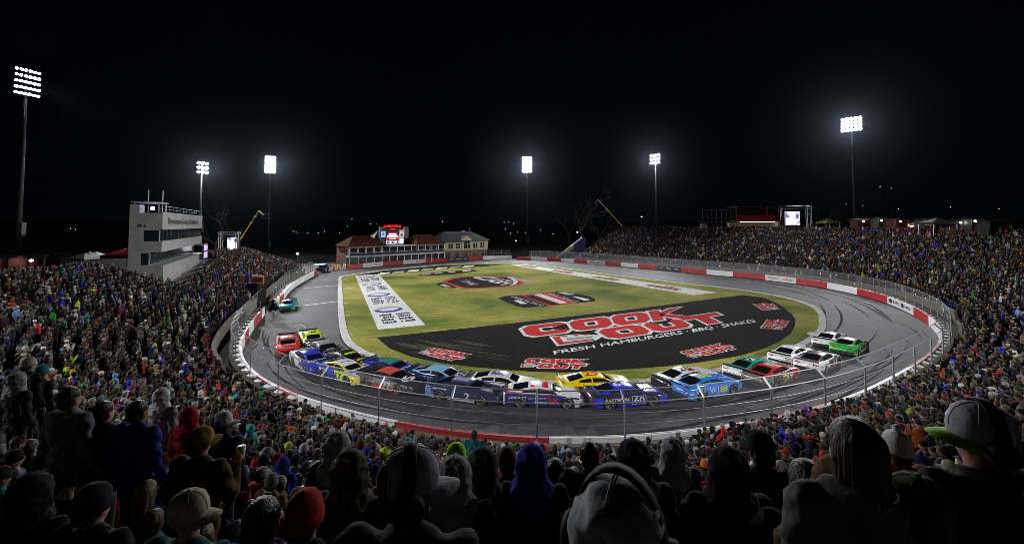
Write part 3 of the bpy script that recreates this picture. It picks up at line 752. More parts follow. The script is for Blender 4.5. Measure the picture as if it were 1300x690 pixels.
def make_car(label, pos, heading, sch, number=None, numcol=(.8, .8, .8), numplate=None, texts=(), roofnum=True, hoodtext=None, paintfn=None, name='race_car', accents=()):
    t = thing(name, label, 'race car', (pos[0], pos[1], 0.005), heading, 'race cars on the track'); t.scale = (1.03, 1.0, .88)
    zones = ['main', 'hood', 'deck', 'door', 'quarter', 'nose', 'rear', 'skirt', 'roof', 'pillar']
    col = {z: sch.get(z, sch['main']) for z in zones}
    keys = list(sch.keys())
    for k in keys:
        if k not in col: col[k] = sch[k]
    names = list(col.keys()); mats = [paint(col[k]) for k in names]
    # body shell
    b = MB(); prof = []
    for x in CARX:
        w = car_w(x); zt = car_zt(x); zb = .09 if -2.2 < x < 2.2 else .17
        for c in (XF, XR):
            if abs(x-c) <= .43: zb = max(zb, .335+math.sqrt(max(0, .43**2-(x-c)**2))-.02)
        Z = [zb, max(zb+.01, .32), max(zb+.02, .50), max(zb+.03, zt-.13), zt-.03, zt, zt+.012, zt+.022]
        fl = .012 if any(abs(x-c) < .5 for c in (XF, XR)) else 0
        Y = [w*.962+fl, w*.99+fl, w+fl, w*.985, w*.935, w*.86, w*.5, 0]
        if zt < .62: Z = [min(z, zt-.001*k) for k, z in zip(range(8, 0, -1), Z)]
        row = [(x, -y, z) for y, z in zip(Y, Z)]+[(x, y, z) for y, z in list(zip(Y, Z))[-2::-1]]
        prof.append(row)
    nP = len(prof[0]); vs = [p for r_ in prof for p in r_]; fs = []; mi = []
    pf = paintfn or zone_default
    for i in range(len(CARX)-1):
        for k in range(nP-1):
            q = (i*nP+k, (i+1)*nP+k, (i+1)*nP+k+1, i*nP+k+1); fs.append(q)
            c = sum((Vector(vs[j]) for j in q), Vector())/4
            nrm = (Vector(vs[q[2]])-Vector(vs[q[0]])).cross(Vector(vs[q[3]])-Vector(vs[q[1]]))
            nz = abs(nrm.z)/max(nrm.length, 1e-9)
            mi.append(names.index(pf(c.x, c.y, c.z, nz)))
    fs.append(tuple(range(nP))); mi.append(names.index('rear')); fs.append(tuple((len(CARX)-1)*nP+k for k in range(nP-1, -1, -1))); mi.append(names.index('nose'))
    b.v, b.f, b.m = vs, fs, mi
    bi = len(mats)
    b.bbox((-2.2, -.62, .12), (2.2, .62, .62), bi)
    body = b.build('body', mats+[BLACK], t, True)
    # cabin shell: pillars and roof
    c = MB(); XS = sorted(set(GX+[round(v, 3) for v in np.linspace(-2.05, 1.10, 22)]))
    g_ = grid_mb(gtop, XS, np.linspace(-1, 1, 11), None); k = len(XS)
    for (fi, f_) in enumerate(g_.f):
        xc_ = sum(g_.v[i][0] for i in f_)/4; c.add([], [], 0)
    c.add(g_.v, [f_ for f_ in g_.f if -.92 < sum(g_.v[i][0] for i in f_)/4 < .42], 0); c.add(g_.v, [f_ for f_ in g_.f if not -.92 < sum(g_.v[i][0] for i in f_)/4 < .42], 1)
    for s in (1, -1):
        g_ = grid_mb(lambda x, t: gside(x, t, s), XS, np.linspace(0, 1, 6)); c.add(g_.v, g_.f, 1)
    c.build('roof', [paint(col['roof']), paint(col['pillar'])], t, True)
    grid_mb(lambda x, w: gtop(x, w*(.80+.1*(1.1-x))), np.linspace(.43, 1.04, 7), np.linspace(-1, 1, 11), .007).build('windshield', GLASS, t, True)
    grid_mb(lambda x, w: gtop(x, w*.88), np.linspace(.44, .54, 3), np.linspace(-1, 1, 11), .011).build('windshield_banner', paint(sch.get('banner', col['hood'])), t, True)
    grid_mb(lambda x, w: gtop(x, w*.84), np.linspace(-1.88, -.95, 8), np.linspace(-1, 1, 11), .007).build('rear_window', GLASS, t, True)
    for s in (1, -1):
        side_glass(.80, -.38, s).build('side_window', NET, t, True)
        side_glass(-.47, -1.28, s, .2, .8).build('side_window', NET, t, True)
    sp = MB(); sp.box((-2.40, 0, 1.02), (.03, 1.66, .13), 0, M=Matrix.Rotation(R(-18), 3, 'Y')); sp.build('spoiler', paint(sch.get('spoiler', (.02, .02, .02))), t)
    s_ = MB()
    n = 10; vv = []
    for i in range(n+1):
        y = -.86+1.72*i/n; x = 2.52-.16*(y/.86)**2; vv += [(1.9, y, .10), (x, y, .10), (x, y, .13), (1.9, y, .13)]
    s_.add(vv, [(4*i+k, 4*i+4+k, 4*i+4+(k+1) % 4, 4*i+(k+1) % 4) for i in range(n) for k in range(4)]); s_.build('splitter', BLACK, t)
    df = MB(); df.box((-2.42, 0, .30), (.10, 1.66, .26)); df.box((-2.40, 0, .17), (.3, 1.5, .05)); df.build('diffuser', BLACK, t)
    gr_ = MB(); gr_.box((2.452, 0, .30), (.02, 1.05, .20)); gr_.box((2.455, 0, .50), (.012, .8, .05)); gr_.build('grille', BLACK, t)
    for s in (1, -1):
        h_ = MB(); h_.box((2.30, s*.66, .585), (.16, .26, .06), 0, M=Matrix.Rotation(s*R(-24), 3, 'Z') @ Matrix.Rotation(R(18), 3, 'Y')); h_.build('headlight', mat('headlight_decal', (.62, .62, .60), .3, 0), t)
        q_ = MB(); q_.box((-2.455, s*.62, .74), (.02, .38, .075)); q_.build('taillight', mat('taillight_decal', (.30, .015, .015), .3, 0), t)
        m_ = MB(); m_.ell((.72, s*.93, .93), (.07, .09, .055), 8, 6); m_.build('mirror', paint(col['door']), t, True)
    for x in (XF, XR):
        for s in (1, -1):
            w_ = link('wheel', WHEEL, t, (x, s*.86, .345)); w_.rotation_euler = (0, 0, 0 if s < 0 else math.pi)
            r_ = link('rim', RIM, w_)
    # lettering that follows the body
    def side_decal(nm, geo, x0, x1, z0, z1, m, s=-1, off=.010):
        v, f = geo; d = MB(); pts = []
        for p in v:
            x = x0+(x1-x0)*(p[0] if s < 0 else 1-p[0]); z = z0+(z1-z0)*p[1]
            pts.append((x, s*(side_y(x, z)+off+.014), z))
        d.add(pts, f); return d.build(nm, m, t)
    def top_map(zf, x0, x1, y0, y1, geo, nm, m, mode='roof'):
        v, f = geo; d = MB(); pts = []
        for p in v:
            if mode == 'roof': x = x0+(x1-x0)*p[0]; y = y0+(y1-y0)*p[1]
            else: x = x1-(x1-x0)*p[1]; y = y0+(y1-y0)*p[0]
            pts.append((x, y, zf(x, y)))
        d.add(pts, f); return d.build(nm, m, t)
    def roof_z(x, y): return gtop(x, max(-1, min(1, y/gyt(x)))).z+.012
    def hood_z(x, y): return car_zt(x)+.022-.014*min(1, abs(y)/.85)+.012
    if number:
        sq = ([(0, 0), (1, 0), (1, 1), (0, 1)], [(0, 1, 2, 3)])
        nm_ = paint(numcol); v, f, _ = text_geo(number, .02, 0.); ln = .34*len(number)
        for s in (-1, 1):
            if numplate: 
                grid = ([(i/6, j/3) for j in range(4) for i in range(7)], [(j*7+i, j*7+i+1, (j+1)*7+i+1, (j+1)*7+i) for j in range(3) for i in range(6)])
                side_decal('number_panel', grid, .0, .94, .22, .78, paint(numplate[0]), s, .0); side_decal('number_panel', grid, .04, .90, .25, .75, paint(numplate[1]), s, .005)
            side_decal('number_decal', (v, f), .48-ln/2, .48+ln/2, .28, .74, nm_, s, .010)
        if roofnum: top_map(roof_z, -.25-ln*.85, -.25+ln*.85, -.36, .36, (v, f), 'number_decal', paint(sch.get('roofnum', numcol)))
    for (s_t, x0, x1, z0, z1, cc) in texts:
        v, f, _ = text_geo(s_t, .02, .25 if (s_t, .02, .25) in TXT else 0.); side_decal('lettering', (v, f), x0, x1, z0, z1, paint(cc))
    if hoodtext:
        s_t, cc, x0, x1, hw = hoodtext; v, f, _ = text_geo(s_t, .02); top_map(hood_z, x0, x1, -hw, hw, (v, f), 'lettering', paint(cc), 'hood')
    rr_ = random.Random(label); cl = [(.6, .6, .6), (.5, .02, .02), (.03, .05, .3), (.55, .45, .02), (.02, .02, .02)]
    d_ = MB(); ms = [paint(c) for c in cl]
    for k in range(11):
        x = [1.02, 1.12, 1.22, 1.95, 2.05, -1.95, -2.08, -.85][k % 8]+rr_.uniform(-.02, .02); z = rr_.uniform(.30, .72); w_, h_ = rr_.uniform(.05, .10), rr_.uniform(.03, .06)
        for s in (-1, 1): d_.add([(x+a*w_, s*(side_y(x+a*w_, z+c_*h_)+.017), z+c_*h_) for a, c_ in ((-.5, -.5), (.5, -.5), (.5, .5), (-.5, .5))], [(0, 1, 2, 3)], rr_.randrange(5))
    for k in range(9):
        y = rr_.uniform(-.75, .75); z = rr_.choice([.52, .60, .83]); w_, h_ = rr_.uniform(.06, .16), rr_.uniform(.03, .05)
        d_.add([(-2.458, y+a*w_, z+c_*h_) for a, c_ in ((-.5, -.5), (.5, -.5), (.5, .5), (-.5, .5))], [(0, 1, 2, 3)], rr_.randrange(5))
    d_.build('sponsor_sticker', ms, t)['kind'] = 'stuff'
    for (kind, x0, x1, a0, a1, cc) in accents:      # coloured panels that follow the side or the hood
        grid = ([(i/8, j/3) for j in range(4) for i in range(9)], [(j*9+i, j*9+i+1, (j+1)*9+i+1, (j+1)*9+i) for j in range(3) for i in range(8)])
        if kind == 'side': side_decal('decal_panel', grid, x0, x1, a0, a1, paint(cc), -1, -.004)
        elif kind == 'hood': top_map(lambda x, y: hood_z(x, y)-.005, x0, x1, a0, a1, grid, 'decal_panel', paint(cc), 'roof')
        elif kind == 'roof': top_map(lambda x, y: roof_z(x, y)-.005, x0, x1, a0, a1, grid, 'decal_panel', paint(cc), 'roof')
        elif kind == 'hoodoval':
            n_ = 18; el = ([(.5, .5)]+[(.5+.5*math.cos(2*math.pi*i/n_), .5+.5*math.sin(2*math.pi*i/n_)) for i in range(n_)], [(0, 1+i, 1+(i+1) % n_) for i in range(n_)])
            top_map(lambda x, y: hood_z(x, y)-.004, x0, x1, a0, a1, el, 'decal_panel', paint(cc), 'roof')
    return t
def diag(split, front, back, hoodz='hood', slope_=1.):
    def f(x, y, z, nz):
        base = zone_default(x, y, z, nz)
        if base in ('door', 'quarter', 'skirt'): return front if x+slope_*(z-.5) > split else back
        return base
    return f
def car_at(px, py, dh=0., zr=1.11):
    """ground position and heading from where the roof centre stands on the track"""
    p = bp(px, py, zr); a = WALL.near(p.x, p.y)
    if p.y > 50 and p.x < 0: tt = Vector((.385, -.923, 0))
    else: q = WALL.tan(a, 3.); tt = Vector((q[0], q[1], 0))
    hd = math.atan2(tt.y, tt.x)+R(dh); c = Vector((p.x, p.y, 0))+Vector((math.cos(hd), math.sin(hd), 0))*.23
    return c, hd
W_, K_, N_ = (.72, .72, .73), (.015, .015, .017), (.012, .02, .11)
LIME = (.58, .74, .02); BLUE = (.03, .045, .65); RED = (.66, .015, .015); YEL = (.80, .62, .01); SKY = (.02, .21, .82); GRN = (.03, .36, .06); PUR = (.10, .06, .34)
GRY = (.25, .26, .28)
cars = [
 ('green and blue race car alone far up the left straight on the white line', (366.5, 380), 0, dict(main=GRN, hood=(.02, .12, .5), roof=K_, pillar=(.03, .3, .3)), '16', W_, {}),
 ('bright red race car nearest the outer wall entering the curve', (365.5, 427), -2, dict(main=RED, hood=(.66, .03, .03), nose=(.3, .01, .01), roof=(.55, .06, .06), pillar=(.5, .05, .05)), '5', W_, dict(accents=[('roof', -.5, .1, -.45, -.1, W_), ('roof', -.5, .1, .1, .45, W_)], roofnum=False, hoodtext=('RACING', W_, 1.1, 1.45, .6))),
 ('lime yellow race car with black hood nearest the inside kerb on the left', (396, 421.3), 4, dict(main=LIME, hood=K_, roof=LIME, nose=LIME, quarter=LIME), '3', K_, dict(hoodtext=('RACING', (.4, .4, .42), 1.1, 1.5, .6))),
 ('black race car with a white number nine on its hood', (411, 433.3), 8, dict(main=K_, roof=GRY, nose=K_), '9', W_, dict(hoodtext=('9', W_, 1.05, 1.75, .40), accents=[('roof', -.7, .1, -.4, .4, (.35, .35, .36))], roofnum=False)),
 ('blue and white race car behind the left end of the catch fence', (394, 445.3), 2, dict(main=W_, hood=(.02, .035, .50), roof=(.03, .04, .48), pillar=(.05, .06, .4), nose=(.02, .03, .45), door=(.2, .1, .5), quarter=W_), '48', (.25, .05, .4), dict(hoodtext=('RACING', W_, 1.2, 1.6, .72), roofnum=False, paintfn=diag(.9, 'hood', 'quarter'))),
 ('black race car with yellow oval number on its hood beside the drain', (440.5, 446), 4, dict(main=K_, hood=K_, roof=K_, pillar=(.1, .1, .1), nose=K_), '19', YEL, dict(roofnum=False, accents=[('hoodoval', 1.02, 1.92, -.72, .72, YEL), ('hoodoval', 1.06, 1.88, -.66, .66, K_), ('roof', .05, .3, -.45, .45, LIME)], hoodtext=('19', YEL, 1.15, 1.80, .45))),
 ('blue and yellow race car with a white hood', (437.5, 458), 4, dict(main=(.02, .05, .42), hood=W_, nose=YEL, door=LIME, quarter=(.02, .06, .50), roof=W_, pillar=YEL, lime=LIME), '17', (.02, .04, .3), dict(hoodtext=('NASCAR', (.05, .08, .3), 1.15, 1.6, .66), paintfn=diag(.1, 'lime', 'quarter'), accents=[('side', -1.9, -.9, .5, .72, W_)])),
 ('royal blue race car with a green roof panel on the inside line', (494.5, 456), 3, dict(main=(.03, .035, .42), hood=(.03, .035, .45), quarter=(.30, .34, .5), roof=(.05, .25, .14), nose=(.02, .02, .3)), '43', W_, dict(roofnum=False, hoodtext=('RACING', W_, 1.2, 1.6, .7), accents=[('side', -2.2, -.5, .40, .60, (.5, .52, .55)), ('hoodoval', 1.5, 1.9, .2, .6, (.05, .4, .3))])),
 ('silver and black race car with an orange roof and red side stripes', (494, 468.6), 2, dict(main=(.03, .03, .03), hood=K_, door=(.22, .21, .2), quarter=(.10, .09, .08), roof=(.60, .10, .06), nose=(.03, .03, .03), skirt=RED), '77', W_, dict(hoodtext=('6', W_, .98, 1.8, .62), roofnum=False, accents=[('side', -.5, .25, .2, .45, RED), ('side', 1.0, 1.2, .2, .6, RED), ('side', -2.0, -.6, .48, .64, (.4, .38, .36))])),
 ('dark navy race car with light blue roof and white side lettering', (557, 465.6), 3, dict(main=N_, hood=(.012, .02, .10), roof=(.22, .45, .75), pillar=(.25, .48, .8), nose=N_, quarter=(.02, .018, .13)), '42', W_, dict(texts=[('Delaware Life', -2.1, .05, .50, .74, W_)], hoodtext=('42', (.6, .7, .8), 1.1, 1.75, .5), accents=[('side', -1.0, -.4, .16, .28, (.0, .3, .16)), ('roof', -.8, .2, -.05, .05, (.3, .55, .85))], roofnum=False)),
 ('navy race car numbered 2 nearest the catch fence', (588, 481), 1, dict(main=(.016, .026, .085), hood=(.014, .02, .07), roof=(.05, .06, .14), rear=(.2, .3, .6), skirt=(.45, .47, .6), quarter=(.018, .035, .13)), '2', W_, dict(accents=[('side', -2.3, -2.0, .2, .75, (.12, .25, .6)), ('side', -1.9, -.95, .74, .83, (.5, .5, .5)), ('roof', -.9, .2, -.3, .3, (.3, .32, .4)), ('hoodoval', 1.1, 1.9, -.5, .0, (.25, .26, .28))], roofnum=False)),
 ('white race car with purple roof lettering behind the navy one', (634.5, 473.2), 2, dict(main=W_, hood=W_, nose=(.6, .6, .62), roof=(.55, .54, .6), quarter=(.35, .36, .38), skirt=(.09, .05, .22), deck=(.12, .12, .14)), '11', (.25, .05, .35), dict(texts=[('FedEx', -.9, -.05, .55, .74, PUR)], accents=[('roof', -.75, .1, -.32, .32, PUR), ('side', .95, 1.2, .3, .7, RED)], roofnum=False)),
 ('white and navy race car with red number 24', (685.5, 487), 0, dict(main=W_, hood=W_, nose=W_, quarter=(.02, .022, .20), door=(.02, .022, .20), skirt=(.016, .018, .16), roof=(.70, .68, .68), deck=(.45, .1, .1), spoiler=N_), '24', RED, dict(texts=[('LIBERTY', -2.1, -1.0, .60, .76, W_), ('UNIVERSITY', -.92, .25, .60, .73, (.45, .46, .5))], accents=[('roof', -.1, .28, -.5, .5, RED), ('roof', -.8, -.55, -.5, .5, RED), ('side', -.55, .75, .26, .42, W_), ('side', .70, 1.9, .34, .40, W_)], roofnum=False)),
 ('bright yellow race car with red lettering on the inside line', (751, 474), 0, dict(main=YEL, hood=YEL, roof=(.82, .66, .02), nose=YEL), '22', RED, dict(texts=[('Shell', -1.75, -.75, .52, .80, RED)], hoodtext=('PENNZOIL', (.3, .1, .02), 1.5, 1.85, .55), accents=[('hood', .98, 1.42, -.34, .34, (.35, .36, .36)), ('side', -.5, .2, .3, .55, (.6, .48, .01))])),
 ('deep blue race car numbered 60 beside the yellow one', (788.7, 487), 0, dict(main=(.025, .035, .52), hood=(.018, .02, .12), roof=(.03, .045, .60), door=(.012, .013, .05), quarter=(.012, .013, .06), skirt=(.02, .03, .55), nose=(.03, .04, .62), rear=(.06, .02, .08), deck=K_, bl=(.03, .045, .60)), '60', W_, dict(texts=[('FASTENAL', -1.72, -.10, .50, .72, W_)], numplate=(W_, (.016, .02, .14)), accents=[('side', -2.38, -1.8, .40, .80, (.03, .05, .66)), ('hood', 1.55, 2.1, -.6, .6, (.025, .035, .5)), ('hoodoval', 1.2, 1.5, -.2, .2, (.5, .5, .5))])),
 ('white race car with black and red tail behind the bright blue one', (868.5, 467.3), 6, dict(main=W_, hood=(.6, .62, .66), rear=K_, quarter=W_, roof=(.72, .72, .74), deck=(.65, .65, .66), skirt=(.5, .02, .02), spoiler=(.4, .4, .42)), '20', K_, dict(texts=[('Mobil 1', -1.45, -.45, .54, .76, (.06, .07, .35))], accents=[('side', -2.32, -1.75, .46, .58, RED), ('roof', -.3, .28, -.55, -.3, (.45, .02, .03))])),
 ('bright blue race car with yellow number 88', (893, 476.2), 3, dict(main=SKY, hood=(.03, .19, .66), roof=(.04, .24, .74), quarter=(.035, .24, .75), nose=(.06, .25, .75), skirt=(.03, .2, .7)), '88', (.75, .80, .03), dict(texts=[('W', -1.95, -1.35, .50, .78, W_), ('W', -.75, -.15, .34, .78, W_)], accents=[('side', -1.22, -1.12, .40, .76, W_), ('side', -.04, .04, .25, .74, W_), ('side', -2.42, -2.05, .52, .62, W_), ('hood', 1.05, 1.9, -.12, -.02, (.6, .7, .8)), ('side', -2.3, -1.85, .24, .28, W_)])),
 ('white race car with a green roof and pillars', (952.7, 455), 3, dict(main=W_, hood=(.1, .4, .36), roof=(.0, .30, .23), pillar=(.01, .30, .24), rear=W_, deck=(.12, .12, .18), quarter=(.74, .75, .75)), '21', K_, dict(roofnum=True, accents=[('side', -1.5, -.9, .35, .6, (.5, .52, .45)), ('roof', -.65, -.05, -.4, .4, W_), ('side', -1.95, -1.85, .2, .3, (.0, .3, .2))])),
 ('red and camouflage race car with white number 19', (978, 462), 3, dict(main=(.06, .06, .05), hood=(.12, .10, .08), roof=(.70, .03, .02), pillar=(.62, .03, .02), deck=(.05, .045, .04), rear=(.16, .15, .14), quarter=(.09, .09, .08), nose=RED, red=(.62, .03, .02), camo2=(.20, .20, .19), camo3=(.03, .04, .03)), '19', W_, dict(accents=[('roof', -.6, .0, -.36, .36, (.5, .5, .5)), ('side', -.45, .1, .28, .74, YEL), ('side', -.38, .0, .36, .6, (.05, .1, .03)), ('side', .9, 1.1, .2, .8, RED)], roofnum=False,
   paintfn=lambda x, y, z, nz: ('red' if (x > .75 and z < .8 and zone_default(x, y, z, nz) in ('door', 'skirt', 'nose')) else (lambda b: ('quarter', 'camo2', 'camo3')[int((math.sin(x*7.3+z*11)+math.sin(x*3.1-z*17+1))*1.2+40) % 3] if b in ('quarter', 'door', 'skirt', 'rear') else b)(zone_default(x, y, z, nz))))),
 ('white race car with black rear stripes on the inside line', (1003.7, 439), 4, dict(main=W_, hood=(.7, .7, .72), roof=(.72, .72, .74), rear=W_, deck=(.72, .72, .72), skirt=(.1, .2, .08), spoiler=K_), '4', K_, dict(accents=[('side', -1.9, -1.4, .2, .42, GRN)], roofnum=False)),
 ('white and black race car with red rear bumper beside another white one', (1037.4, 446.6), 4, dict(main=W_, hood=(.3, .3, .32), roof=(.10, .10, .11), pillar=(.12, .11, .11), door=(.10, .10, .10), rear=W_, deck=W_, quarter=W_, skirt=(.1, .1, .1), spoiler=(.1, .1, .1)), '11', W_, dict(texts=[('RACING', -.9, .1, .56, .70, RED)], accents=[('side', -1.8, -1.35, .28, .45, (.02, .1, .06)), ('side', -1.25, -.9, .3, .72, W_)], roofnum=False)),
 ('white race car leading on the inside with a dark blue roof stripe', (1052.6, 421), 4, dict(main=W_, hood=W_, roof=(.60, .60, .66), rear=W_, deck=(.7, .7, .72), door=(.62, .62, .66)), '22', PUR, dict(accents=[('roof', -.5, .2, -.4, .4, (.06, .05, .28)), ('side', .0, .2, .2, .8, K_), ('side', .35, .5, .2, .8, K_)], roofnum=False)),
 ('green race car leading on the outside with a white tail strip', (1077.6, 428.6), 2, dict(main=GRN, hood=(.05, .3, .1), roof=(.5, .56, .5), pillar=(.04, .3, .06), rear=(.04, .42, .06), deck=(.05, .40, .10), quarter=(.03, .28, .05), door=(.02, .14, .04), skirt=(.5, .5, .5), spoiler=(.05, .42, .1)), '5', YEL, dict(accents=[('roof', -.6, .1, -.1, .4, (.6, .3, .6)), ('side', -1.6, -1.3, .5, .75, YEL), ('side', -1.2, -.9, .3, .7, (.55, .5, .4))], roofnum=False)),
]
for (lb, (px, py), dh, sch, num, nc, kw) in cars:
    p, hd = car_at(px, py, dh); make_car(lb, p, hd, sch, num, nc, **kw)
# rear bumper lettering for the two leaders and the white pair is carried by plain decal plates
# ------------------------------------------------------------------ light towers
LAMP = mat('floodlight_lamp', (1, 1, 1), .5, 0, emit=55, ecol=(.92, .93, 1.0))
LAMPB = mat('floodlight_lamp_bright', (1, 1, 1), .5, 0, emit=160, ecol=(.92, .94, 1.0))
LAMPH = mat('lamp_housing', (.10, .10, .11), .5, 0, metal=.5)
POLE = mat('tower_pole', (.05, .053, .058), .6, .1, metal=.4)
TARGET = Vector((2, 72, 0))
TOWERS = []
def tower(label, px, py, D, rows, cols, sp, spz, pbase, lampr=.34, aim=None, bright=False):
    hd = bpd(px, py, D); base = Vector((hd.x, hd.y, pbase))
    t = thing('light_tower', label, 'light tower', base, 0, 'stadium light towers')
    dirv = ((aim or TARGET)-hd).normalized(); flat = Vector((dirv.x, dirv.y, 0)).normalized(); side = Vector((flat.y, -flat.x, 0))
    Hh = hd.z-pbase
    b = MB(); b.tube([(0, 0, 0), (0, 0, Hh*.5), (0, 0, Hh+rows*spz/2)], [.30, .24, .15], 10); b.lathe([(.6, 0), (.6, .5), (.45, .6)], 10); b.build('pole', POLE, t, True)
    q = MB(); q.box((.45, 0, 4.5), (.5, .6, 2.2)); q.build('switch_box', STEEL, t)
    for r in range(rows):
        z = Hh+(r-(rows-1)/2)*spz; a = MB(); w = cols*sp*.5
        a.tube([tuple(side*-w+Vector((0, 0, z))), tuple(side*w+Vector((0, 0, z)))], .07, 5); a.build('crossarm', STEEL, t)
        for c in range(cols):
            p = side*((c-(cols-1)/2)*sp)+Vector((0, 0, z))+flat*.35
            M = dirv.to_track_quat('Z', 'Y').to_matrix()
            l = MB(); l.lathe([(.0, -.42), (.12, -.40), (lampr*.75, -.2), (lampr, .05)], 10, 0, M=M); l.lathe([(lampr*.96, .03), (0, .05)], 10, 1, M=M)
            l.build('floodlight', [LAMPH, LAMPB if bright else LAMP], t, False, p)
    TOWERS.append((hd, t)); return t
tower('tall light tower at the far left edge rising behind the left grandstand', 33.5, 105, 62, 5, 6, .47, .86, 6, .175, Vector((-10, 40, 3)), True)
tower('light tower standing beside the concrete press box', 256.5, 213, 108, 3, 3, .95, 1.15, 6, .34)
tower('bright light tower above the left boom lift', 343, 209, 150, 5, 3, 1.1, 1.2, 0, .52, Vector((5, 20, 5)), True)
tower('bright light tower alone in the middle of the dark sky', 669, 209, 185, 5, 3, 1.4, 1.35, 0, .62, Vector((5, 20, 5)), True)
tower('light tower behind the right hand grandstand near the right boom lift', 832, 202, 160, 3, 4, 1.05, 1.4, 8, .36, Vector((-30, 90, 0)))
tower('tall light tower behind the right hand grandstand near the video screen', 1081, 158, 118, 4, 5, .95, 1.0, 9, .36, Vector((5, 25, 5)), True)
# ------------------------------------------------------------------ press box
PB = mat('press_box_panel', (.33, .33, .32), .8, .16, .7, bump=.1, bscale=6); PBD = mat('press_box_glass', (.012, .02, .024), .1, .2, 2)
c0 = Vector((-42.3, 52, 0)); c1 = Vector((-54.8, 76, 0)); ax = (c1-c0).normalized(); rz = math.atan2(ax.y, ax.x); L_ = (c1-c0).length
pb = thing('press_box', 'grey concrete press box building with dark window bands above the left grandstand', 'press box', (c0.x, c0.y, 0), rz)
# local: x along the field face, y away from the field (left), z up
Dp = 3.1
b = MB()
b.bbox((0, 0, 10.75), (L_, Dp, 12.7)); b.bbox((0, .25, 9.3), (L_, Dp, 10.75)); b.bbox((0, 0, 8.0), (L_, Dp, 9.3)); b.bbox((0, 1.1, 6.4), (L_, Dp, 8.0)); b.bbox((-.4, -.3, 2.5), (L_, Dp, 6.4))
b.bbox((-.02, 2.2, 12.7), (2.0, Dp, 13.7)); b.bbox((-.05, -.06, 12.62), (L_, .12, 12.82)); b.bbox((-.05, -.05, 10.68), (L_+.02, .1, 10.8))
pb_w = b.build('wall', PB, pb)
b = MB(); b.bbox((.35, .18, 9.32), (L_-.3, .26, 10.68)); b.bbox((-.03, .30, 9.32), (.05, 1.7, 10.60)); b.build('window', PBD, pb)
b = MB(); b.bbox((.3, 1.02, 6.5), (L_-2, 1.12, 7.95)); b.bbox((-.03, 1.2, 6.5), (.03, 1.9, 7.9)); b.build('window', PBD, pb)
for k in range(12): b = MB(); b.bbox((1+k*2.1, .12, 9.3), (1.1+k*2.1, .2, 10.7)); b.build('mullion', STEEL, pb_w)
v, f, _ = text_geo('Bowman Gray Stadium', .02); b = MB(); b.add([(2.6+20*p[0], -.03, 11.1+1.1*p[1]) for p in v], f); b.build('lettering', BLACK, pb_w)
b = MB()
for k in range(14): b.tube([(L_*k/13, .2, 12.7), (L_*k/13, .2, 13.6)], .03, 4)
b.tube([(0, .2, 13.6), (L_, .2, 13.6)], .03, 4); b.tube([(0, .2, 13.2), (L_, .2, 13.2)], .02, 4); b.build('railing', STEEL, pb)
b = MB()
for (x, y) in ((.5, .5), (.5, 2.8), (4, .5), (4, 2.8)): b.tube([(x, y, 12.7), (x, y, 13.95)], .06, 5)
b.bbox((.3, .3, 13.95), (4.3, 3.1, 14.07)); b.build('roof_canopy', mat('pale_canopy', (.35, .35, .36), .7, .1), pb)
for x, h_ in ((2.6, 15.6), (9.5, 16.0)): b = MB(); b.tube([(x, 2, 12.7), (x, 2, h_)], .03, 4); b.tube([(x, 2, h_-1.4), (x, 2, h_)], .055, 5); b.build('antenna', GALV, pb)
b = MB(); b.box((1.0, 1.2, 13.3), (.3, .3, .4)); b.build('roof_lamp', mat('violet_lamp', (.5, .4, 1), .5, 0, emit=14, ecol=(.55, .4, 1)), pb)
b = MB()
for x, z in ((-.1, 10.9),): b.box((-.08, 2.1, 11.2), (.12, .35, .3)); b.box((-.08, 1.6, 11.15), (.1, .14, .3))
b.build('wall_lamp', STEEL, pb)
scr = thing('monitor_screen', 'small lit monitor screen with violet picture beneath the press box', 'screen', c0+ax*23+Vector((.35*0, 0, 5.3)), rz)
b = MB(); b.bbox((0, -.9, .1), (4.2, -.7, 2.6)); b.tube([(.3, -.8, 0), (.3, -.8, 2.7)], .06); b.tube([(4, -.8, 0), (4, -.8, 2.7)], .06); b.build('screen_frame', STEEL, scr)
SCRV = mat('violet_screen', (.5, .35, .7), .4, .6, 1.5, emit=.9, ecol=(.6, .45, .9)); b = MB(); b.bbox((.3, -.92, .3), (3.9, -.905, 1.3)); b.bbox((.3, -.92, 1.55), (3.9, -.905, 2.4)); b.build('screen_picture', SCRV, scr)

# ------------------------------------------------------------------ video screens on truss
def screen_mat(name, seed):
    m, nt, b = nmat(name); tc = nt.nodes.new('ShaderNodeTexCoord'); n = nt.nodes.new('ShaderNodeTexNoise'); n.inputs['Scale'].default_value = .55; n.inputs['Detail'].default_value = 3; n.noise_dimensions = '4D'; n.inputs['W'].default_value = seed
    nt.links.new(tc.outputs['Object'], n.inputs['Vector']); r = nt.nodes.new('ShaderNodeValToRGB'); e = r.color_ramp.elements; e[0].position = .34; e[0].color = (.05, .12, .30, 1); e[1].position = .50; e[1].color = (.95, .93, 1, 1)
    x = e.new(.42); x.color = (.65, .55, .75, 1); nt.links.new(n.outputs['Fac'], r.inputs['Fac']); nt.links.new(r.outputs['Color'], b.inputs['Emission Color']); b.inputs['Emission Strength'].default_value = 1.25; b.inputs['Base Color'].default_value = (.05, .05, .06, 1)
    m.cycles.emission_sampling = 'NONE'; return m
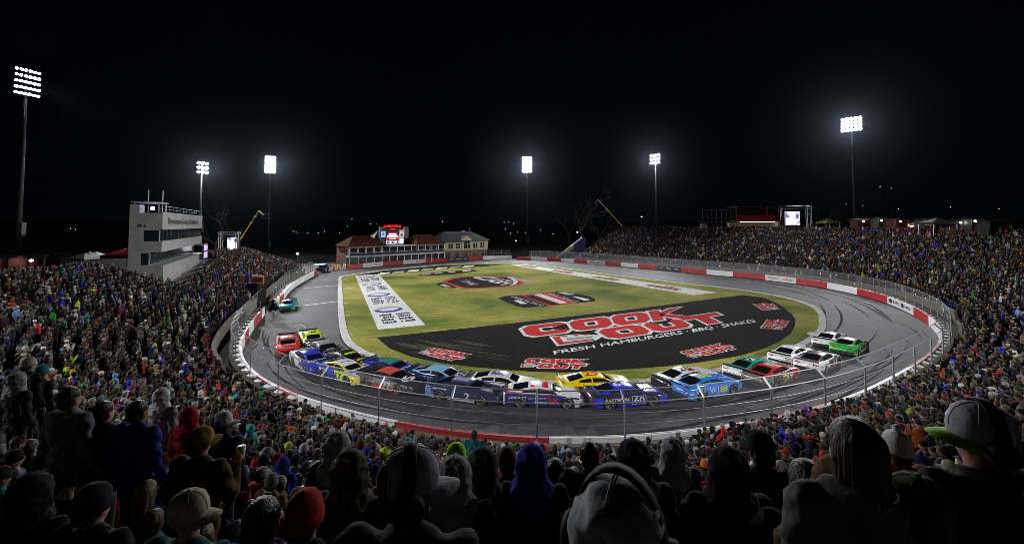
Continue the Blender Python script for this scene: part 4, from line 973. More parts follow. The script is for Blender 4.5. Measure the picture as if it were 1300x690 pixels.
def video(label, px0, px1, py0, py1, D, sx0, sx1, sy0, sy1, seed):
    A, B = bpd(px0, py1, D), bpd(px1, py1, D); top = bpd(px0, py0, D).z
    w = B.x-A.x; t = thing('video_screen', label, 'video screen', (A.x, A.y, A.z-3), 0); h = top-A.z+3
    b = MB()
    for x in (0, w*.12, w*.86, w):
        for y in (0, .6):
            b.tube([(x, y, 0), (x, y, h)], .07, 4)
    for y in (0, .6):
        for z in (h, h-.7): b.tube([(0, y, z), (w, y, z)], .07, 4)
        n = 10
        for k in range(n): b.tube([(w*k/n, y, h-.7 if k % 2 else h), (w*(k+1)/n, y, h if k % 2 else h-.7)], .035, 4)
    for k in range(8):
        for x0, x1 in ((0, w*.12), (w*.86, w)): b.tube([(x0 if k % 2 else x1, 0, h*k/8), (x1 if k % 2 else x0, 0, h*(k+1)/8)], .03, 4)
    b.build('truss', GALV, t)
    sc = lambda x: (x-px0)/(px1-px0)*w; zc_ = lambda y: (py1-y)/(py1-py0)*(h-3)+3
    b = MB(); b.bbox((sc(sx0)-.4, .1, zc_(sy1)-.4), (sc(sx1)+.4, .5, zc_(sy0)+.6)); b.build('cabinet', BLACK, t)
    b = MB(); b.bbox((sc(sx0), .06, zc_(sy1)), (sc(sx1), .09, zc_(sy0))); b.build('picture', screen_mat('screen_picture_%d' % seed, seed), t)
    b = MB(); b.box((w*.93, -.1, h*.75), (.8, .3, .35)); b.box((w*.93, -.1, h*.45), (.8, .3, .35)); b.build('stage_light', mat('stage_lamp', (.4, .4, .42), .5, 0), t)
    return t
video('lit video screen on a truss at the top of the left grandstand', 277, 302, 294, 320, 92, 288, 300.5, 301, 317, 3)
video('lit video screen on a truss beside the red suite at the top right', 993, 1031, 261.5, 290, 116, 997, 1016, 268.5, 285.5, 7)

# ------------------------------------------------------------------ field house and scoreboard
fd = Vector((FARW.at(FARW.L)[0]-FARW.at(0)[0], FARW.at(FARW.L)[1]-FARW.at(0)[1], 0)).normalized(); fx = -fd; fo = Vector((-fx.y, fx.x, 0))
if fo.y < 0: fo = -fo
o0 = Vector((*FARW.at(0), 0))+fo*5
def on_line(px):
    r_ = (px-650)/F   # lateral per depth (small pitch ignored)
    # o0 + s*fx : x = r*y*cos
    s = (r_*o0.y*math.cos(TH)-o0.x)/(fx.x-r_*fx.y*math.cos(TH)); return s
sL, sM1, sM2, sC0, sC1 = [on_line(p) for p in (444, 489, 530, 566, 621)]
base = o0+fx*sL; rzb = math.atan2(fx.y, fx.x)
BR = mat('red_brick', (.20, .075, .05), .9, .35, 3.5, bump=.2, bscale=12); CREAM = mat('cream_stucco', (.50, .44, .30), .85, .1, 1.2); SLATE = mat('slate_roof', (.05, .06, .075), .8, .3, 2.2)
BRF = mat('rust_metal_roof', (.085, .03, .017), .95, .25, .8, spec=.05); WTRIM = mat('white_trim', (.66, .66, .66), .6, .1); WIN = mat('dark_glazing', (.02, .022, .03), .2, .3, 2)
BANB = mat('navy_railing_banner', (.03, .04, .10), .7, .5, 4)
def hip(b, x0, x1, y0, y1, z0, z1, ins, mi=0):
    ym = (y0+y1)/2; b.add([(x0, y0, z0), (x1, y0, z0), (x1, y1, z0), (x0, y1, z0), (x0+ins, ym, z1), (x1-ins, ym, z1)], [(0, 1, 5, 4), (1, 2, 5), (2, 3, 4, 5), (3, 0, 4), (3, 2, 1, 0)], mi)
fh = thing('field_house', 'long two storey field house with white balconies and rust coloured roofs', 'building', (base.x, base.y, 0), rzb)
X = lambda s: s-sL
W1, W2, W3 = X(sM1), X(sM2), X(sC0)-.2
b = MB(); b.bbox((0, 2.2, 0), (W3, 10, 5.3)); b.build('wall', BR, fh)
b = MB(); b.bbox((.1, 1.9, 2.9), (W1, 2.15, 5.2)); b.bbox((W2, 1.9, 2.9), (W3-.1, 2.15, 5.2)); b.build('upper_wall', WTRIM, fh)
b = MB(); hip(b, -.6, W1+.5, -.5, 10, 5.45, 8.2, 3.2); hip(b, W2-.4, W3+.2, -.5, 10, 5.45, 8.3, 2.6); b.build('roof', BRF, fh)
b = MB(); hip(b, W1-2, W2+2, 5, 14, 5.4, 9.6, 4); b.build('roof', SLATE, fh)
b = MB(); b.bbox((-.2, -.1, 2.6), (W3, 2.2, 2.9)); b.bbox((-.2, -.1, 5.2), (W3, 2.3, 5.45)); b.build('balcony_floor', WTRIM, fh)
n = 13
for k in range(n+1): b = MB(); x = .1+(W3-.3)*k/n; b.bbox((x, 0, 0), (x+.18, .18, 5.2)); b.build('column', WTRIM, fh)
b = MB(); b.bbox((.2, -.08, 3.0), (W3-.2, -.02, 3.55)); b.build('railing_banner', BANB, fh)
b = MB(); b.tube([(.2, 0, 3.75), (W3-.2, 0, 3.75)], .05, 4); b.build('railing', WTRIM, fh)
r5 = random.Random(3)
for fl, z0 in ((0, .5), (1, 3.3)):
    for k in range(n):
        x = .9+(W3-.3)*k/n
        if r5.random() < .85:
            b = MB(); b.bbox((x, 2.10 if fl == 0 else 1.82, z0), (x+1.7, 2.19 if fl == 0 else 1.89, z0+1.6)); w_ = b.build('window', WIN, fh)
            b = MB(); b.bbox((x-.06, 2.06, z0+1.62), (x+1.76, 2.16, z0+1.78)) if fl == 0 else b.bbox((x-.06, 1.78, z0+1.62), (x+1.76, 1.88, z0+1.72)); b.build('frame', WTRIM, w_)
for x in (W1+1.2, W2-1.0): b = MB(); b.bbox((x, 6, 7), (x+1.2, 7.2, 10.6)); b.build('chimney', mat('grey_chimney', (.18, .18, .17), .9, .2), fh)
# cream block
cb_w = X(sC1)-X(sC0); bb = base+fx*(X(sC0))
cbn = thing('clubhouse', 'cream and brick building with slate roof and arched centre gable', 'building', (bb.x, bb.y, 0), rzb)
b = MB(); b.bbox((0, 1, 0), (cb_w, 11, 3.1)); b.build('lower_wall', BR, cbn)
b = MB(); b.bbox((-.1, .9, 3.1), (cb_w+.1, 11.1, 5.9)); gx = cb_w*.5
b.add([(gx-2, .7, 3.1), (gx+2, .7, 3.1), (gx+2, .7, 6.4), (gx, .7, 7.8), (gx-2, .7, 6.4), (gx-2, 3, 3.1), (gx+2, 3, 3.1), (gx+2, 3, 6.4), (gx, 3, 7.8), (gx-2, 3, 6.4)], [(0, 1, 2, 3, 4), (0, 4, 9, 5), (1, 6, 7, 2), (2, 7, 8, 3), (3, 8, 9, 4)]); b.build('upper_wall', CREAM, cbn)
b = MB(); hip(b, -.8, cb_w+.8, .2, 12, 5.95, 9.0, 3.5); b.build('roof', SLATE, cbn)
for x in (.14, .30, .70, .87):
    b = MB(); b.bbox((cb_w*x-.75, .82, 3.7), (cb_w*x+.75, .89, 5.3)); w_ = b.build('window', WIN, cbn)
    b = MB(); b.bbox((cb_w*x-.04, .78, 3.7), (cb_w*x+.04, .81, 5.3)); b.bbox((cb_w*x-.75, .78, 4.46), (cb_w*x+.75, .81, 4.54)); b.build('frame', WTRIM, w_)
n_ = 10; arc = [(gx+1.2*math.cos(math.pi*i/n_), .66, 5.0+1.2*math.sin(math.pi*i/n_)) for i in range(n_+1)]
b = MB(); b.add([(gx-1.2, .66, 3.6), (gx+1.2, .66, 3.6)]+arc, [tuple(range(n_+3))]); w_ = b.build('arched_window', WIN, cbn)
b = MB(); b.bbox((gx-.06, .58, 3.6), (gx+.06, .64, 6.1)); b.bbox((gx-1.1, .58, 4.9), (gx+1.1, .63, 5.0)); b.build('frame', WTRIM, w_)
for k in range(5): b = MB(); x = 1.5+k*(cb_w-3)/4; b.bbox((x-.7, .93, .8), (x+.7, .98, 2.2)); b.build('window', WIN, cbn)
# scoreboard on the roof
x0, x1 = X(on_line(489)), X(on_line(519)); q = base+fx*x0+fo*3.0
sb = thing('scoreboard', 'tall lit scoreboard with red lettering on top of the field house', 'scoreboard', (q.x, q.y, 5.5), rzb); Ws = x1-x0; sb.scale = (1, 1, .70)
b = MB(); b.bbox((0, 0, 0), (Ws, .6, 6.2)); b.bbox((.3, .1, 6.2), (Ws-.3, .4, 6.6)); b.build('cabinet', BLACK, sb)
def lit(nm, x0, x1, z0, z1, col, e, y=-.03): b = MB(); b.bbox((x0*Ws, y, z0), (x1*Ws, y+.02, z1)); return b.build(nm, mat('lit_%s_%.2f_%.2f' % (nm, x0, z0), col, .5, 0, emit=e, ecol=col), sb)
lit('blue_panel', .02, .20, 3.2, 5.6, (.35, .55, .85), .8); lit('blue_emblem', .07, .15, 3.8, 5.0, (.05, .25, .45), .6, -.06); lit('dark_panel', .02, .20, .4, 2.9, (.02, .02, .05), .3)
lit('white_panel', .80, .98, .3, 2.6, (.8, .8, .82), .8); lit('white_panel', .80, .98, 2.8, 4.9, (.7, .72, .78), .8); lit('dark_emblem', .84, .94, 3.2, 4.5, (.05, .06, .12), .3, -.06); lit('orange_panel', .80, .98, 5.1, 6.0, (.8, .35, .2), .7)
for k in range(5): lit('score_panel', .24+.108*k, .24+.108*k+.085, .3, 1.7, (.85, .85, .85), .8)
for k in range(5): lit('score_digit', .262+.108*k, .262+.108*k+.035, .5, 1.5, (.02, .02, .03), .1, -.06)
b = MB(); pts = [(.24, 2.1), (.24, 3.3), (.34, 4.9), (.5, 5.2), (.66, 4.9), (.77, 3.3), (.77, 2.1)]; b.add([(x*Ws, -.03, z) for x, z in pts], [tuple(range(7))]); b.build('red_emblem', mat('lit_red_emblem', (.75, .02, .03), .5, 0, emit=.9, ecol=(.75, .02, .03)), sb)
lit('emblem_bar', .27, .74, 3.0, 3.7, (.9, .9, .9), 1., -.06); lit('emblem_bar', .34, .66, 4.0, 4.6, (.9, .85, .85), .9, -.06); lit('emblem_bar', .36, .64, 2.2, 2.7, (.7, .7, .7), .6, -.06)
v, f, _ = text_geo('BOWMAN GRAY', .02); b = MB(); b.add([(Ws*(.12+.76*p[0]), -.02, 6.9+1.1*p[1]+.3*math.sin(math.pi*p[0])) for p in v], f)
b.bbox((Ws*.4, -.02, 6.25), (Ws*.6, .02, 6.75)); b.build('lettering', mat('red_neon', (1, .02, .02), .5, 0, emit=1.0, ecol=(1, .012, .012)), sb)
b = MB(); b.box((Ws*.1, .3, 6.6), (.1, .1, .9)); b.box((Ws*.9, .3, 6.6), (.1, .1, .9)); b.build('post', STEEL, sb)

# ------------------------------------------------------------------ boom lifts
def boom(label, base_px, D, pts, zb, name='boom_lift', col=(.95, .48, .02)):
    P = [bpd(x, y, D) for x, y in pts]; B = bpd(base_px[0], base_px[1], D); t = thing(name, label, 'boom lift', (B.x, B.y, zb))
    yel = mat('boom_orange', col, .5, .1, spec=.2); yl2 = mat('boom_yellow', (.80, .60, .02), .5, .1)
    off = Vector((B.x, B.y, zb)); sg = 1 if P[1].x > P[0].x else -1
    b = MB(); b.bbox((-2.6, -1.2, .6), (2.6, 1.2, 1.5)); b.bbox((-1.6, -1.1, 1.5), (1.2, 1.1, 2.9)); b.build('chassis', yl2, t)
    for x in (-1.9, 1.9):
        for y in (-1.15, 1.15): b = MB(); b.lathe([(0, -.2), (.6, -.2), (.6, .2), (0, .2)], 14, 0, M=Matrix.Rotation(R(90), 3, 'X')); b.build('wheel', RUBBER, t, False, (x, y, .6))
    Q = [p-off for p in P]; root = Vector((0, 0, 2.6)); a, e, l = root, Q[0], Q[1]
    b = MB(); b.tube([a, a.lerp(e, .45)], .17, 6); b.build('boom_section', yel, t); b = MB(); b.tube([a.lerp(e, .4), a.lerp(e, .75)], .13, 6); b.build('boom_section', yel, t)
    b = MB(); b.tube([a.lerp(e, .7), e], .10, 6); b.build('boom_section', GALV, t)
    for k in (.45, .75, .88): b = MB(); c = a.lerp(e, k); b.box(c, (.42, .42, .42)); b.build('boom_collar', yl2, t)
    b = MB(); b.tube([e, l], .22, 6); b.build('jib', yl2, t)
    b = MB(); c = l+Vector((sg*.8, 0, -.9))
    for dx in (-.9, .9):
        for dy in (-.5, .5): b.tube([c+Vector((dx, dy, 0)), c+Vector((dx, dy, 1.1))], .05, 4)
    b.box(c, (1.9, 1.1, .12)); b.tube([c+Vector((-.9, -.5, 1.1)), c+Vector((.9, -.5, 1.1))], .05, 4); b.build('basket', STEEL, t); return t
boom('yellow boom lift raised behind the left grandstand', (290, 322), 112, [(328.5, 267.5), (334.5, 272.5)], 0)
boom('orange and yellow boom lift raised behind the right grandstand', (806, 300), 158, [(759, 253), (755, 257.5)], 3)

# ------------------------------------------------------------------ red suite at the top right
sA, sB = bpd(892, 297, 117), bpd(985, 297, 117); ws = sB.x-sA.x; zs = sA.z
su = thing('hospitality_suite', 'red fronted hospitality suite with lit ceiling at the top of the right grandstand', 'building', (sA.x, sA.y, zs-1), R(-6))
SRED = mat('suite_red', (.26, .008, .012), .6, .1); TANW = mat('tan_wall', (.42, .33, .20), .85, .15); xr = ws*.44; kz = 117/545.
b = MB(); b.bbox((xr, 4, 0), (ws, 6, 4.6)); b.bbox((ws-.5, 0, 0), (ws, 4, 4.6)); b.build('wall', TANW, su)
b = MB(); b.bbox((xr, -.2, 4.6), (ws*.93, .1, 6.1)); b.build('fascia', SRED, su)
b = MB(); b.bbox((xr-.1, 0, 4.4), (ws+.1, 6, 4.6)); b.bbox((xr, -.4, 8.3), (ws+1.4, 6, 8.5)); b.build('floor_slab', STEEL, su)
b = MB()
for x in (xr+.1, xr+(ws-xr)*.72, ws-.1): b.bbox((x-.12, -.1, 4.6), (x+.12, .15, 8.3))
b.build('column', SRED, su)
b = MB(); b.bbox((xr+.2, 4.2, 4.7), (ws-.2, 4.3, 8.2)); b.build('back_wall', mat('suite_dark_red', (.04, .004, .005), .7, .2), su)
for k in range(5): b = MB(); x = xr+1.4+k*(ws-xr-2)/5; b.bbox((x, .6, 4.28), (x+1.4, 1.0, 4.38)); b.build('ceiling_light', mat('suite_lamp', (1, .95, .85), .5, 0, emit=5, ecol=(1, .93, .82)), su)
b = MB()
for k in range(8): b.tube([(xr*k/7, 0, 0), (xr*k/7, 0, 7.6)], .06, 4)
for z in (4.4, 5.4, 7.6): b.tube([(0, 0, z), (xr, 0, z)], .05, 4)
b.bbox((0, 0, 4.2), (xr, 3, 4.4)); b.build('scaffold_deck', mat('dark_scaffold', (.02, .02, .022), .8, .1), su)
b = MB(); b.bbox((-.3, -.2, 2.6), (1.2, 1, 3.8)); b.build('white_box', mat('pale_box', (.2, .2, .2), .7, .1), su)

# ------------------------------------------------------------------ tents and booths behind the top rows
def tent(label, px, ptop, pbot, D, wpx, col, name='tent', cat='canopy tent', group=None):
    B = bpd(px, pbot, D); zt = bpd(px, ptop, D).z; w = wpx*D/F; h = zt-B.z
    t = thing(name, label, cat, (B.x, B.y, B.z-2.2), rng.uniform(-.3, .3), group); h += 2.2
    b = MB(); e = h-.35*(zt-B.z)-.2
    b.add([(-w/2, -w/2, e), (w/2, -w/2, e), (w/2, w/2, e), (-w/2, w/2, e), (0, 0, h), (-w/2, -w/2, e-.35), (w/2, -w/2, e-.35), (w/2, w/2, e-.35), (-w/2, w/2, e-.35)], [(0, 1, 4), (1, 2, 4), (2, 3, 4), (3, 0, 4), (0, 5, 6, 1), (1, 6, 7, 2), (2, 7, 8, 3), (3, 8, 5, 0)])
    b.build('canopy', mat('tent_%02x%02x%02x' % tuple(int(c*255) for c in col), col, .8, .1), t)
    for x in (-1, 1):
        for y in (-1, 1): b = MB(); b.tube([(x*w*.48, y*w*.48, 0), (x*w*.48, y*w*.48, e)], .05, 4); b.build('leg', GALV, t)
    return t
GT_ = (.55, .56, .58)
tent('leftmost pale grey peaked tent behind the left grandstand', 107, 321, 333, 78, 20, GT_); tent('middle and tallest pale grey peaked tent behind the left grandstand', 113, 319, 332, 82, 18, GT_); tent('right hand pale grey peaked tent behind the left grandstand', 121, 319, 331, 85, 19, GT_)
tent('red canopy tent at the foot of the press box', 162, 314, 334, 56, 36, (.75, .015, .03))
tent('yellow canopy tent near the right video screen', 1051, 277, 288, 108, 18, (.16, .15, .01)); tent('small yellow canopy tent among the red booths on the right', 1168, 279, 290, 86, 14, (.18, .17, .02)); tent('black canopy tent among the booths at the top right', 1190, 276, 290, 80, 26, (.008, .008, .008))
def booth(label, px, py0, py1, D, wpx, col, lamp=True, lcol=(1, .9, .75)):
    B = bpd(px, py1, D); h = bpd(px, py0, D).z-B.z+2; w = wpx*D/F
    t = thing('concession_booth', label, 'booth', (B.x, B.y, B.z-2), 0, 'concession booths behind the top rows')
    cm = mat('booth_%02x%02x%02x' % tuple(int(c*255) for c in col), col, .8, .15)
    b = MB(); b.bbox((-w/2, 1.5, 0), (w/2, 2, h)); b.bbox((-w/2, 0, 0), (-w/2+.2, 1.5, h)); b.bbox((w/2-.2, 0, 0), (w/2, 1.5, h)); b.bbox((-w/2, 0, 0), (w/2, .2, h*.55)); b.build('wall', cm, t)
    b = MB(); b.add([(-w/2-.3, -.6, h), (w/2+.3, -.6, h), (w/2+.3, 2.3, h+.05), (-w/2-.3, 2.3, h+.05), (-w/2-.3, .8, h+.35), (w/2+.3, .8, h+.35)], [(0, 1, 5, 4), (3, 4, 5, 2), (0, 4, 3), (1, 2, 5)]); b.build('roof', mat('black_booth_roof', (.012, .012, .013), .9, .2, spec=.1), t)
    if lamp:
        b = MB(); b.ell((-w*.25, -.3, h-.35), (.22, .22, .16), 8, 6); b.build('lamp', mat('booth_lamp', (1, .95, .85), .5, 0, emit=16, ecol=lcol), t)
        li = bpy.data.lights.new('booth_light', 'POINT'); li.energy = 45; li.color = lcol; li.shadow_soft_size = .2
        lo = bpy.data.objects.new('booth_light', li); COL.objects.link(lo); lo.location = (B.x-w*.25, B.y-1.1, B.z-2+h-.35)
    return t
RB = (.06, .002, .003); WB = (.022, .022, .021)
booth('red booth with a lamp beside the tall right light tower', 1102, 279, 291, 96, 28, RB); booth('white booth with two lamps right of the tower', 1121, 278, 291, 94, 12, WB); booth('red booth with a lamp left of the lit white sign', 1147, 279, 291, 90, 20, RB)
booth('pale booth left of the black canopy tent', 1181, 279, 291, 84, 16, WB); booth('red booth with a lamp right of the black canopy tent', 1221, 280, 292, 78, 13, RB); booth('white gabled booth near the right edge', 1240, 278, 292, 76, 14, WB)
booth('dark low booth at the far right edge', 1272, 281, 293, 70, 30, (.005, .005, .006), False)
booth('red booth with a lamp at the left edge behind the crowd', 3, 328, 344, 58, 18, RB); booth('red booth with a lamp right of the far left tower', 47, 327, 343, 60, 20, RB)
sg = thing('lit_sign', 'small white and red lit sign among the booths on the right', 'sign', bpd(1160, 288, 88)-Vector((0, 0, 1))); b = MB(); b.bbox((-1.2, 0, 0), (1.2, .2, 1.8)); b.build('sign_box', REDP, sg)
b = MB(); b.bbox((-1.1, -.03, 1.0), (1.1, -.01, 1.6)); b.build('sign_face', mat('sign_face', (.9, .9, .9), .5, 0, emit=1.1, ecol=(1, .95, .9)), sg)
# ------------------------------------------------------------------ flag stand at the pit opening
fs_ = thing('flag_stand', 'black draped flag stand with orange and blue signs at the pit opening', 'flag stand', (-35.0, 58.3, 0), R(-18))
b = MB(); b.bbox((-.9, 0, 0), (.9, 1.4, 3.4)); b.build('drape', mat('black_drape', (.012, .012, .013), .95, .1), fs_)
b = MB(); b.bbox((-.1, -.05, 3.4), (1.9, .1, 4.5)); b.build('sign_board', mat('orange_board', (.75, .18, .02), .6, .1), fs_); b = MB(); b.bbox((.1, -.08, 3.65), (1.7, -.06, 4.25)); b.build('sign_face', ADBLK, fs_)
b = MB(); b.bbox((-1.3, -.05, 3.5), (-.6, .1, 4.7)); b.build('sign_board', mat('blue_board', (.03, .06, .5), .6, .1), fs_); b = MB(); b.bbox((-2.2, -.05, 3.5), (-1.35, .1, 4.5)); b.build('sign_board', mat('orange_board', (0, 0, 0)), fs_)
b = MB(); b.bbox((-.2, -.1, .9), (1.6, .05, 1.0)); b.tube([(-.2, -.1, 0), (-.2, -.1, 1)], .05, 4); b.tube([(1.6, -.1, 0), (1.6, -.1, 1)], .05, 4); b.build('railing', GALV, fs_)
# ------------------------------------------------------------------ small things beyond the left straight
tr = thing('safety_truck', 'dark safety truck with a white light bar parked beyond the left straight', 'truck', (*bp(409, 345)[:2], 0), R(100))
b = MB(); b.bbox((-2.6, -.95, .45), (2.6, .95, 1.05)); b.add([(.2, -.9, 1.05), (1.7, -.9, 1.05), (1.7, .9, 1.05), (.2, .9, 1.05), (.5, -.8, 1.8), (1.3, -.8, 1.8), (1.3, .8, 1.8), (.5, .8, 1.8)], [(0, 1, 5, 4), (1, 2, 6, 5), (2, 3, 7, 6), (3, 0, 4, 7), (4, 5, 6, 7)]); b.build('body', paint((.02, .03, .05)), tr)
for x in (-1.6, 1.6):
    for y in (-.9, .9): w_ = link('wheel', WHEEL, tr, (x, y, .36))
b = MB(); b.bbox((-2.7, -1.1, 1.9), (-2.55, 1.1, 2.15)); b.bbox((.8, -.7, 1.8), (1.0, .7, 1.95)); b.build('light_bar', mat('light_bar', (1, 1, 1), .5, 0, emit=.8, ecol=(.7, .8, 1)), tr)
for i, (x, y, cc, nm) in enumerate(((424, 343.3, (.75, .20, .02), 'orange'), (430, 342.8, (.75, .45, .05), 'amber'), (437, 342, (.7, .7, .68), 'white'))):
    p = bp(x, y); t = thing('barrel', '%s plastic barrel in the gap left of the far wall' % nm, 'barrel', (p.x, p.y, 0), 0, 'barrels beside the far wall')
    b = MB(); b.lathe([(0, 0), (.42, 0), (.38, .5), (.36, 1.3), (.3, 1.4), (0, 1.4)], 14); b.build('drum', mat('barrel_'+nm, cc, .6, .1), t, True)
    for z in (.5, .95): b = MB(); b.lathe([(.392, z), (.388, z+.14)], 14); b.build('band', WHITE, t, True)
# blue and yellow covered stair at the far end of the right grandstand
sl0, sl1 = bpd(704, 330, 139), bpd(744, 303, 139); st_ = thing('covered_stair', 'blue covered stair with a yellow stripe at the far end of the right grandstand', 'stair', (sl0.x, sl0.y, 0))
wx, hz2 = sl1.x-sl0.x, sl1.z
b = MB(); b.add([(0, 0, 0), (wx, 0, 0), (wx, 0, hz2), (wx*.9, 0, hz2+.6), (wx*.1, 0, .9), (0, 2.5, 0), (wx, 2.5, 0), (wx, 2.5, hz2), (wx*.9, 2.5, hz2+.6), (wx*.1, 2.5, .9)], [(0, 1, 2, 3, 4), (9, 8, 7, 6, 5), (4, 3, 8, 9), (3, 2, 7, 8), (0, 4, 9, 5)]); b.build('cover', mat('blue_tarpaulin', (.05, .055, .17), .6, .2), st_)
b = MB(); b.add([(wx*.1, -.04, .7), (wx*.62, -.04, hz2*.55), (wx*.62, -.04, hz2*.55+1.0), (wx*.1, -.04, 1.3)], [(0, 1, 2, 3)]); b.build('stripe', mat('yellow_tarpaulin', (.55, .5, .05), .6, .2), st_)
# violet camera lamps, each on its own short mast
VL = mat('violet_white_lamp', (.7, .6, 1), .5, 0, emit=4, ecol=(.55, .42, 1))
for (x, y, D, zb, lb) in ((458.5, 301.5, 122, 0, 'violet lamp on the rust roof left of the scoreboard'), (588.5, 294, 152, 0, 'violet lamp above the slate roof of the cream building'), (655, 305.5, 170, 0, 'violet lamp on a mast right of the cream building'), (733, 294.5, 150, 0, 'violet lamp on a mast by the blue stair'), (377.5, 322, 104, 0, 'violet lamp on a mast at the end of the left grandstand'), (814.5, 275, 170, 0, 'small white lamp on a mast right of the orange boom')):
    p = bpd(x, y, D); t = thing('mast_lamp', lb, 'lamp', (p.x, p.y, zb), 0, 'lamps on masts around the far end'); h = p.z-zb
    b = MB(); b.tube([(0, 0, 0), (0, 0, h)], .06, 5); b.build('mast', STEEL, t); b = MB(); b.box((0, 0, h), (1.0 if 400 < x < 600 else .5, .3, .38)); b.build('lamp_head', VL, t)
# street lamps on the dark land behind
SL = mat('distant_street_lamp', (1, .95, .8), .5, 0, emit=1.6, ecol=(.95, .95, 1)); SLW = mat('warm_street_lamp', (1, .8, .5), .5, 0, emit=1.1, ecol=(1, .75, .45))
pts = [(90, 290), (96, 291), (447, 278), (441, 287), (470, 284), (478, 284), (376, 303), (391, 300), (412, 306), (431, 308), (640, 282), (646, 281), (652, 283.5), (642, 290), (648, 296), (657, 297), (667, 299), (562, 281), (1074, 289 - 30), (1117, 237), (1131, 239), (1095, 261), (1140, 265), (1206, 263), (1268, 265), (372, 312), (404, 296), (596, 290), (686, 292), (702, 298)]
for i, (x, y) in enumerate(pts):
    D = 330+((i*53) % 90); p = bpd(x, y, D); g0 = max(0, math.hypot(p.x, p.y)-330)*.012-.06; 
    t = thing('street_lamp', 'tiny street lamp shining on the dark land beyond the stadium', 'street lamp', (p.x, p.y, g0), 0, 'street lamps beyond the stadium')
    h = max(4, p.z-g0); b = MB(); b.tube([(0, 0, 0), (0, 0, h)], .12, 4); b.build('pole', STEEL, t); b = MB(); b.ell((0, -.3, h), (.36, .36, .30), 8, 6); b.build('lamp', SL if i % 3 else SLW, t)
# bare winter trees
BARK = mat('bare_bark', (.10, .085, .07), .95, .3, 3)
def bare_tree(label, px, py, D, h, seed):
    p = bpd(px, py, D); r_ = random.Random(seed); t = thing('bare_tree', label, 'tree', (p.x, p.y, 0), r_.uniform(0, 6), 'bare winter trees'); tr_, cr = MB(), MB()
    def grow(q, d, L, r, lev):
        pts_ = [q]; c = q.copy(); dd = d.copy()
        for i in range(4):
            dd = (dd+Vector((r_.uniform(-.2, .2), r_.uniform(-.2, .2), r_.uniform(-.05, .18)))).normalized(); c = c+dd*L/4; pts_.append(c.copy())
        (tr_ if lev == 0 else cr).tube(pts_, [r, r*.9, r*.8, r*.7, r*.6], 5 if lev < 2 else 3, cap=False)
        if lev >= 5: return
        for k in range(3 if lev < 2 else 2+(r_.random() < .5)):
            b0 = pts_[r_.choice([2, 3, 4, 4])]; ang = r_.uniform(.35, .95); az = r_.uniform(0, 6.28)
            pp = dd.orthogonal().normalized(); pp.rotate(Matrix.Rotation(az, 3, dd)); nd = (dd*math.cos(ang)+pp*math.sin(ang)).normalized()
            grow(b0.copy(), nd, L*r_.uniform(.6, .8), r*.55, lev+1)
    grow(Vector((0, 0, 0)), Vector((0, 0, 1)), h*.34, h*.018, 0); tr_.build('trunk', BARK, t); cr.build('crown', BARK, t)
for i, (x, y, D, h, lb) in enumerate(((742, 300, 190, 34, 'large bare tree right of the middle light tower'), (758, 300, 205, 26, 'bare tree close behind the orange boom lift'), (722, 300, 215, 24, 'smaller bare tree left of the orange boom lift'), (1045, 290, 150, 24, 'bare tree behind the right video screen'), (985, 290, 175, 22, 'bare tree behind the red suite'), (270, 305, 140, 20, 'bare tree behind the left video screen'), (1010, 290, 190, 26, 'bare tree left of the tall right light tower'))):
    bare_tree(lb, x, y, D, h, 40+i)
# ------------------------------------------------------------------ people
def blob(prims, voxel=.018, sm=5):
    b = MB()
    for p in prims:
        if p[0] == 'cap':
            _, p0, r0, p1, r1 = p; p0, p1 = Vector(p0), Vector(p1); d = (p1-p0); L = d.length; d.normalize(); M = d.to_track_quat('Z', 'Y').to_matrix()
            prof = [(r0*math.cos(a), r0*math.sin(a)) for a in np.linspace(-math.pi/2, 0, 5)]+[(r1*math.cos(a), L+r1*math.sin(a)) for a in np.linspace(0, math.pi/2, 5)]
            o = len(b.v); b.lathe([(max(r, .001), z) for r, z in prof], 12, M=M); b.v[o:] = [tuple(Vector(q)+p0) for q in b.v[o:]]
        else:
            b.ell(p[1], p[2], 14, 10, M=p[3] if len(p) > 3 else None)
    me = b.mesh('tmp', SKIN); ob = bpy.data.objects.new('tmp', me); COL.objects.link(ob)
    rm = ob.modifiers.new('r', 'REMESH'); rm.mode = 'VOXEL'; rm.voxel_size = voxel
    s = ob.modifiers.new('s', 'SMOOTH'); s.iterations = sm; s.factor = .5
    dg = bpy.context.evaluated_depsgraph_get(); dg.update(); ev = ob.evaluated_get(dg); m2 = ev.to_mesh()
    v = np.array([p.co[:] for p in m2.vertices]); f = [tuple(p.vertices) for p in m2.polygons]; ev.to_mesh_clear()
    bpy.data.objects.remove(ob); bpy.data.meshes.remove(me)
    return v, f
POSES = {
 'down': [((.255, -.03, 1.15), (.265, .07, .90)), ((.255, -.03, 1.15), (.265, .07, .90))],
 'pockets': [((.30, -.08, 1.16), (.205, .12, 1.0)), ((.30, -.08, 1.16), (.205, .12, 1.0))],
 'phone': [((.25, .16, 1.16), (.08, .32, 1.44)), ((.25, .16, 1.16), (.08, .32, 1.44))],
 'drink': [((.27, .05, 1.14), (.16, .26, 1.30)), ((.255, -.03, 1.15), (.265, .07, .90))],
}
def arms(pose):
    for s, (el, wr) in zip((1, -1), POSES[pose]):
        yield s, Vector((.185*s, -.005, 1.425)), Vector((el[0]*s, el[1], el[2])), Vector((wr[0]*s, wr[1], wr[2]))
from mathutils import noise as mnoise
